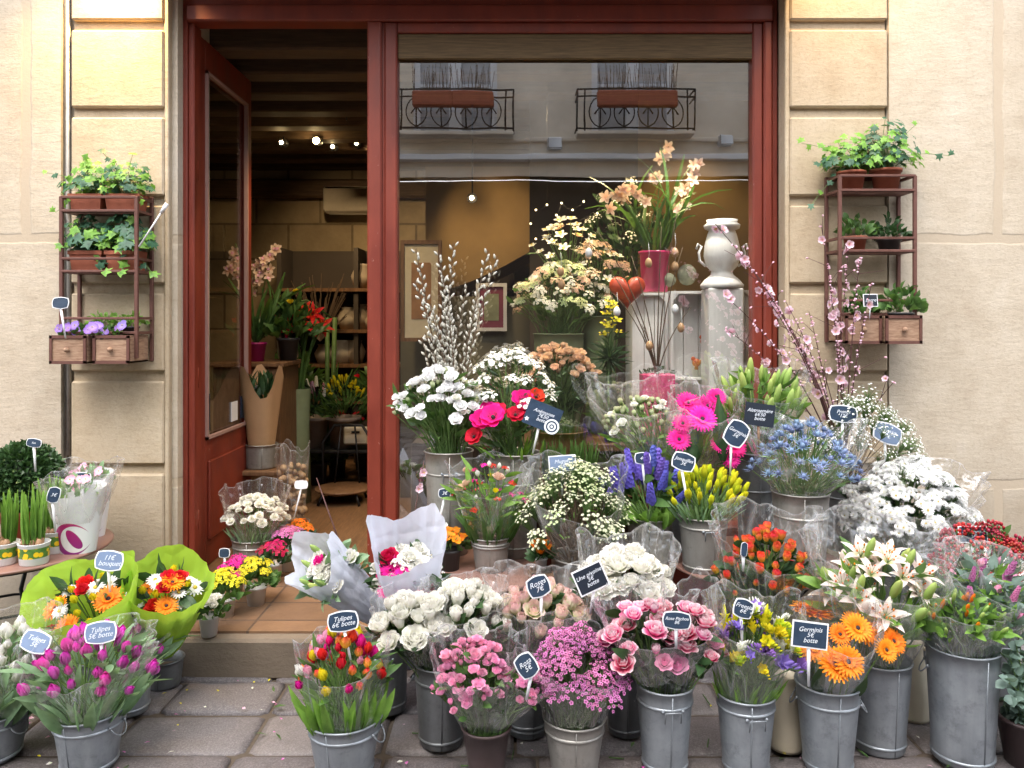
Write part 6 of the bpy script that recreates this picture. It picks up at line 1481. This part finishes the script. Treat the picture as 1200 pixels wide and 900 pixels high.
# ------------------------------------------------------------------ seen through the open door
t=thing('wooden_counter','brown wooden counter inside the doorway by the open door','counter',(P(310,0,5.2).x,5.3,FZ)); a,b=P(288,0,5.1).x,P(332,0,5.1).x; zc=P(0,425,5.1).z; m=MB(); m.box(a-.25,b,5.1,5.6,zc-.03,zc,0,.005); build('top',m,M['intwood'],t,False); m=MB(); m.box(a-.22,b-.03,5.13,5.57,FZ,zc-.03); build('body',m,M['intwood'],t,False)
cq=P(300,424,5.28); t=thing('potted_orchid','pink orchid in magenta pot on the doorway counter','potted plant',cq); m=MB(); pot_mesh(m,cq,.07,.13); build('pot',m,[plain('magenta_pot',(.40,.02,.14),.35)],t); m=MB()
for i in range(26): a_=U(0,6.28); addleaf(m,cq+V(0,0,.12),V(math.cos(a_)*.45+.12,math.sin(a_)*.4,1),U(.35,.65),.026,'strap',U(20,80),0,.3,7)
build('foliage',m,M['leaf'],t); ms=MB()
for (tip,ps) in (((322,288),[(318,300),(308,306),(324,292),(300,315),(312,318)]),((276,285),[(276,300),(284,330),(292,338),(280,318),(272,312),(298,328)])):
    ms.tube(stemcurve(cq+V(0,0,.12),P(*tip,5.2),6),.004,5)
    for (x,y) in ps:
        for q in range(3): inst('orchid_bloom',R.choice(head('orchid','p_orchid','p_pink')),t,P(x+U(-7,7),y+U(-7,7),5.18+U(-.04,.04)),orient(V(U(-.4,.5),-1,U(-.1,.3))),U(.8,1.05))
build('stems',ms,M['stem'],t)
# red amaryllis in tall green glass
ca=P(350,455,5.6); t=thing('vase_of_amaryllis','red amaryllis on thick green stems in a tall vase','flowers',V(ca.x,5.6,FZ)); m=MB(); m.lathe([(.001,FZ),(.09,FZ),(.075,.7),(.085,ca.z)],20,0,(ca.x,5.6,0)); build('vase',m,M['glassvase'],t); ms=MB()
for i,(x,y) in enumerate(((318,378),(326,372),(345,380),(352,374),(362,378),(370,386),(366,370),(376,384),(340,388),(357,366))):
    p=P(x,y,5.55+U(-.06,.06)); ms.tube(stemcurve(ca+V(U(-.05,.05),U(-.04,.04),-.2),p,4),.009,6); inst('amaryllis',R.choice(head('lily','p_red')),t,p,orient(V((x-350)*.02,-.9,.4)),U(.85,1.05))
build('stems',ms,M['leaf'],t)
# bamboo canes
m=MB()
for dx in(-.03,.03): m.tube([P(386,520,6.3)+V(dx*.6,0,0),P(388,372,6.3)+V(dx,0,0)],.018,8)
m.tube([P(388,372,6.3),P(360,352,6.25),P(312,358,6.2)],.008,6); tag(build('bamboo_canes',m,M['stem']),'two pale green bamboo canes with an arching tip','bamboo')
# low table with hyacinth and daffodil pots
tz=P(0,524,6.0).z; xa,xb=P(345,0,6).x,P(470,0,6).x; t=thing('bistro_table','dark bistro table carrying the yellow daffodil pots inside','table',((xa+xb)/2,6.1,FZ)); m=MB(); m.box(xa,xb,5.85,6.4,tz-.025,tz,0,.006); build('tabletop',m,M['iron'],t,False)
for sx in (xa+.05,xb-.05):
    for sy in (5.9,6.35): m=MB(); m.tube([(sx,sy,tz-.02),(sx+.06*(1 if sx<xb-.1 else -1),sy,FZ+.2),(sx,sy,FZ)],.011,6); build('leg',m,M['iron'],t)
GP='pots on the inner bistro table'
potted('pale yellow daffodils in a grey wrapped pot at the inner table end',403,523,40,36,6.0,tz,'graywrap' if 'graywrap' in M else M.setdefault('graywrap',plain('grey_brown_pot_wrap',(.22,.17,.14),.5,0,.3,20)) and 'graywrap',None,[('daffodil_bud','p_yellow',2,1.1),('rose','p_yellow',1,.5)],22,24,'leaf',.26,group=GP,leafn=90,L=.20,W=.016,sh='strap',name='potted_daffodil')
potted('pink and cream hyacinths in grey pot on the inner table',366,523,40,36,6.0,tz,'graywrap',None,[('spike','p_cream',1,.9),('spike','p_pink',1,.9)],8,22,'leafdk',.22,group=GP,leafn=80,L=.18,W=.02,sh='strap',name='potted_hyacinth')
m=MB(); p=P(418,520,5.9); m.box(p.x-.09,p.x+.09,5.86,5.9,p.z-.0,p.z+.13,0,.01); m.box(p.x-.03,p.x+.03,5.852,5.862,p.z+.085,p.z+.10,1); tag(build('cream_box',m,[plain('cream_box_front',(.52,.45,.33),.5),M['iron']],None,False),'cream box with a slot handle beside the daffodil pots','box')
# bistro chair
t=thing('bistro_chair','dark iron bistro chair deep in the doorway','chair',P(400,600,5.6)); cx_=P(402,0,5.6).x; t.location=(cx_,5.6,FZ); zs=P(0,572,5.6).z
m=MB(); m.lathe([(.001,zs-.01),(.19,zs-.012),(.20,zs),(.19,zs+.008),(.001,zs+.008)],24,0,(cx_,5.6,0)); build('seat',m,M['intwood'],t)
for a_ in (.8,2.3,3.9,5.5): m=MB(); m.tube([(cx_+.15*math.cos(a_),5.6+.15*math.sin(a_),zs),(cx_+.20*math.cos(a_),5.6+.2*math.sin(a_),FZ)],.010,6); build('leg',m,M['iron'],t)
m=MB(); m.tube([(cx_-.17,5.72,zs),(cx_-.18,5.76,zs+.30),(cx_-.10,5.78,zs+.42),(cx_+.10,5.78,zs+.42),(cx_+.18,5.76,zs+.30),(cx_+.17,5.72,zs)],.012,6); m.tube([(cx_-.09,5.74,zs),(cx_-.05,5.77,zs+.42)],.007,5); m.tube([(cx_+.09,5.74,zs),(cx_+.05,5.77,zs+.42)],.007,5); build('backrest',m,M['iron'],t)
# back shelves with vases
t=thing('back_shelf','dark shelving with pale pots along the back wall','shelf',(P(400,0,7.2).x,7.3,FZ)); m=MB(); xa,xb=P(330,0,7.2).x,P(600,0,7.2).x
for z in (P(0,340,7.2).z,P(0,388,7.2).z,P(0,428,7.2).z,P(0,470,7.2).z): m.box(xa,xb,7.1,7.5,z-.015,z+.015)
build('boards',m,M['intwood'],t,False); m=MB()
for q in (0,.33,.66,1): x=lerp(xa,xb,q); m.box(x-.02,x+.02,7.12,7.5,FZ,2.1)
m.box(xa,xb,7.5,7.56,FZ,2.1); build('frame',m,M['intdark'],t,False)
for i,(x,y,r_) in enumerate(((408,386,.10),(422,386,.10),(436,388,.09),(424,340,.10),(400,430,.12),(416,428,.10),(380,428,.09),(345,428,.08))):
    p=P(x,y,7.28); p.z=P(0,min((340,388,428,470),key=lambda q:abs(q-y)),7.2).z+.016; m=MB(); h=r_*U(1.6,2.4); m.lathe([(.001,0),(r_*.7,0),(r_,h*.5),(r_*.6,h*.9),(r_*.7,h),(r_*.55,h)],18,0,p)
    tag(build('ceramic_vase',m,plain('pale_ceramic_%d'%i,R.choice([(.50,.43,.33),(.40,.33,.25),(.58,.52,.42)]),.5)),'pale ceramic vase on the dark back shelves','vase','pale vases on the back shelves')
m=MB()
for i in range(60):
    p=P(360+U(-20,50),345+U(-25,30),7.0); m.tube([P(375,400,7.0),p],.004,4,0,0,1,False)
tag(build('dry_branches',m,M['twigbr']),'bundle of dry branches before the back shelves','branches')
# red flowers below table
potted('red flowers in a pot under the inner table',395,600,24,30,6.5,FZ,'blackplastic',None,[('rose','p_red',1,.9)],8,24,'leafdk',.3,leafn=90,L=.14,W=.04)
for (px,fz,w,h,Y,z0,nm,lab,fl,nf) in (
  (338,640,26,26,5.4,None,'p_yellow','leafy plant with yellow flowers on the inner counter end',[('rose','p_yellow',1,.6)],4),
  (372,600,26,26,6.2,FZ,'','big leafed green plant on the floor behind the counter',None,0),
  (425,600,22,26,6.8,FZ,'','dark shrub beside the bistro chair',[('kalan','p_red',1,1.1)],5),
  (440,470,22,24,6.6,.6,'','green plant with red blooms by the mullion, deep inside',[('rose','p_red',1,.9)],5),
  (345,470,24,24,6.4,.75,'','dark leafy plant between amaryllis and bamboo',[('spike','p_pink',1,.8)],3)):
    if z0 is None: z0=zc+.001
    if z0 in (.6,.75):
        q=P(px,0,Y); mm=MB(); mm.box(q.x-.12,q.x+.12,Y-.12,Y+.12,FZ,z0-.002,0,.01); tag(build('plant_box',mm,M['intdark'],None,False),'dark box carrying the '+lab,'box')
    potted(lab,px,fz,w,h,Y,z0,'blackplastic',None,fl or [('rose','p_red',1,.6)],nf,w*1.1,'leaf',.30,leafn=130,L=.13,W=.05,sh='lance',name='potted_plant')
# ------------------------------------------------------------------ ceiling spots
M['bulb']=None
tb=NT('lit_bulb'); em=tb.n('ShaderNodeEmission',i={'Color':(1,.72,.34,1),'Strength':40}); M['bulb']=tb.done(em)
trk=0
spots=[(355,128,5.6,(-.9,5.2,.9),11,'small ceiling spot glowing softly over the doorway'),(404,127,5.7,(-1.2,5.3,.6),15,'bright ceiling spot highest in the doorway'),(371,165,6.3,(-1.2,7.6,1.7),20,'bright ceiling spot facing the street'),(330,167,6.2,(-1.9,6.8,1.2),9,'ceiling spot turned away near the door leaf'),(390,172,6.6,(-.8,7.4,1.3),8,'ceiling spot right of the bright one'),(418,168,6.7,(-.2,7.5,1.2),8,'ceiling spot half hidden by the mullion'),
  (553,232,5.3,(.0,6.3,1.9),7,'hanging spot seen through the window, aimed at the stair')]
for (x,y,Y,tgt,e,lab) in spots:
    p=P(x,y,Y); t=thing('ceiling_spot',lab,'spotlight',V(p.x,Y,2.9),'spotlights on the shop ceiling'); d=(Vector(tgt)-p).normalized()
    vis=V(0,-1,-.12)
    m=MB(); m.tube([p-d*-.0+V(0,.0,.0)+vis*-.10,p+vis*-.01],[.028,.034],12); build('housing',m,M['iron'],t)
    m=MB(); m.tube([p+vis*-.06,V(p.x,Y+.06,2.9)],.006,6); build('stem',m,M['iron'],t)
    m=MB(); m.ball(p+vis*.012,.026 if e>14 else .014,10,6); build('bulb',m,M['bulb'],t)
    lamp('SPOT',p+vis*.05,e,(1,.70,.38),tgt,.04,100,.7)
# warm window lights (spots above the display, hidden behind the valance; the last one is added fill)
lamp('SPOT',(.75,4.75,2.80),46,(1,.74,.40),(.55,4.5,1.3),.05,95,.7)
lamp('SPOT',(1.15,4.9,2.80),9,(1,.72,.38),(1.25,5.3,1.6),.05,90,.7)
lamp('SPOT',(.15,4.9,2.80),22,(1,.74,.42),(.1,4.6,1.1),.05,90,.7)
lamp('SPOT',(-.9,4.5,2.80),22,(1,.72,.40),(-1.2,5.0,.5),.05,110,.7)
lamp('SPOT',(.35,4.30,2.72),45,(1,.80,.55),(.22,4.1,1.15),.05,55,.7)
lamp('SPOT',(.95,4.06,2.72),34,(1,.92,.80),(1.0,4.35,1.25),.05,60,.7)  # unseen fill spot added to brighten the urn and crates, in place of daylight
# lamp on the facade just above the left pier
lamp('SPOT',P(128,-62,3.66),34,(1,.62,.22),P(138,30,3.80),.03,125,.8)
lamp('SPOT',P(985,-130,3.5),9,(1,.66,.30),P(985,0,3.80),.03,120,.8)
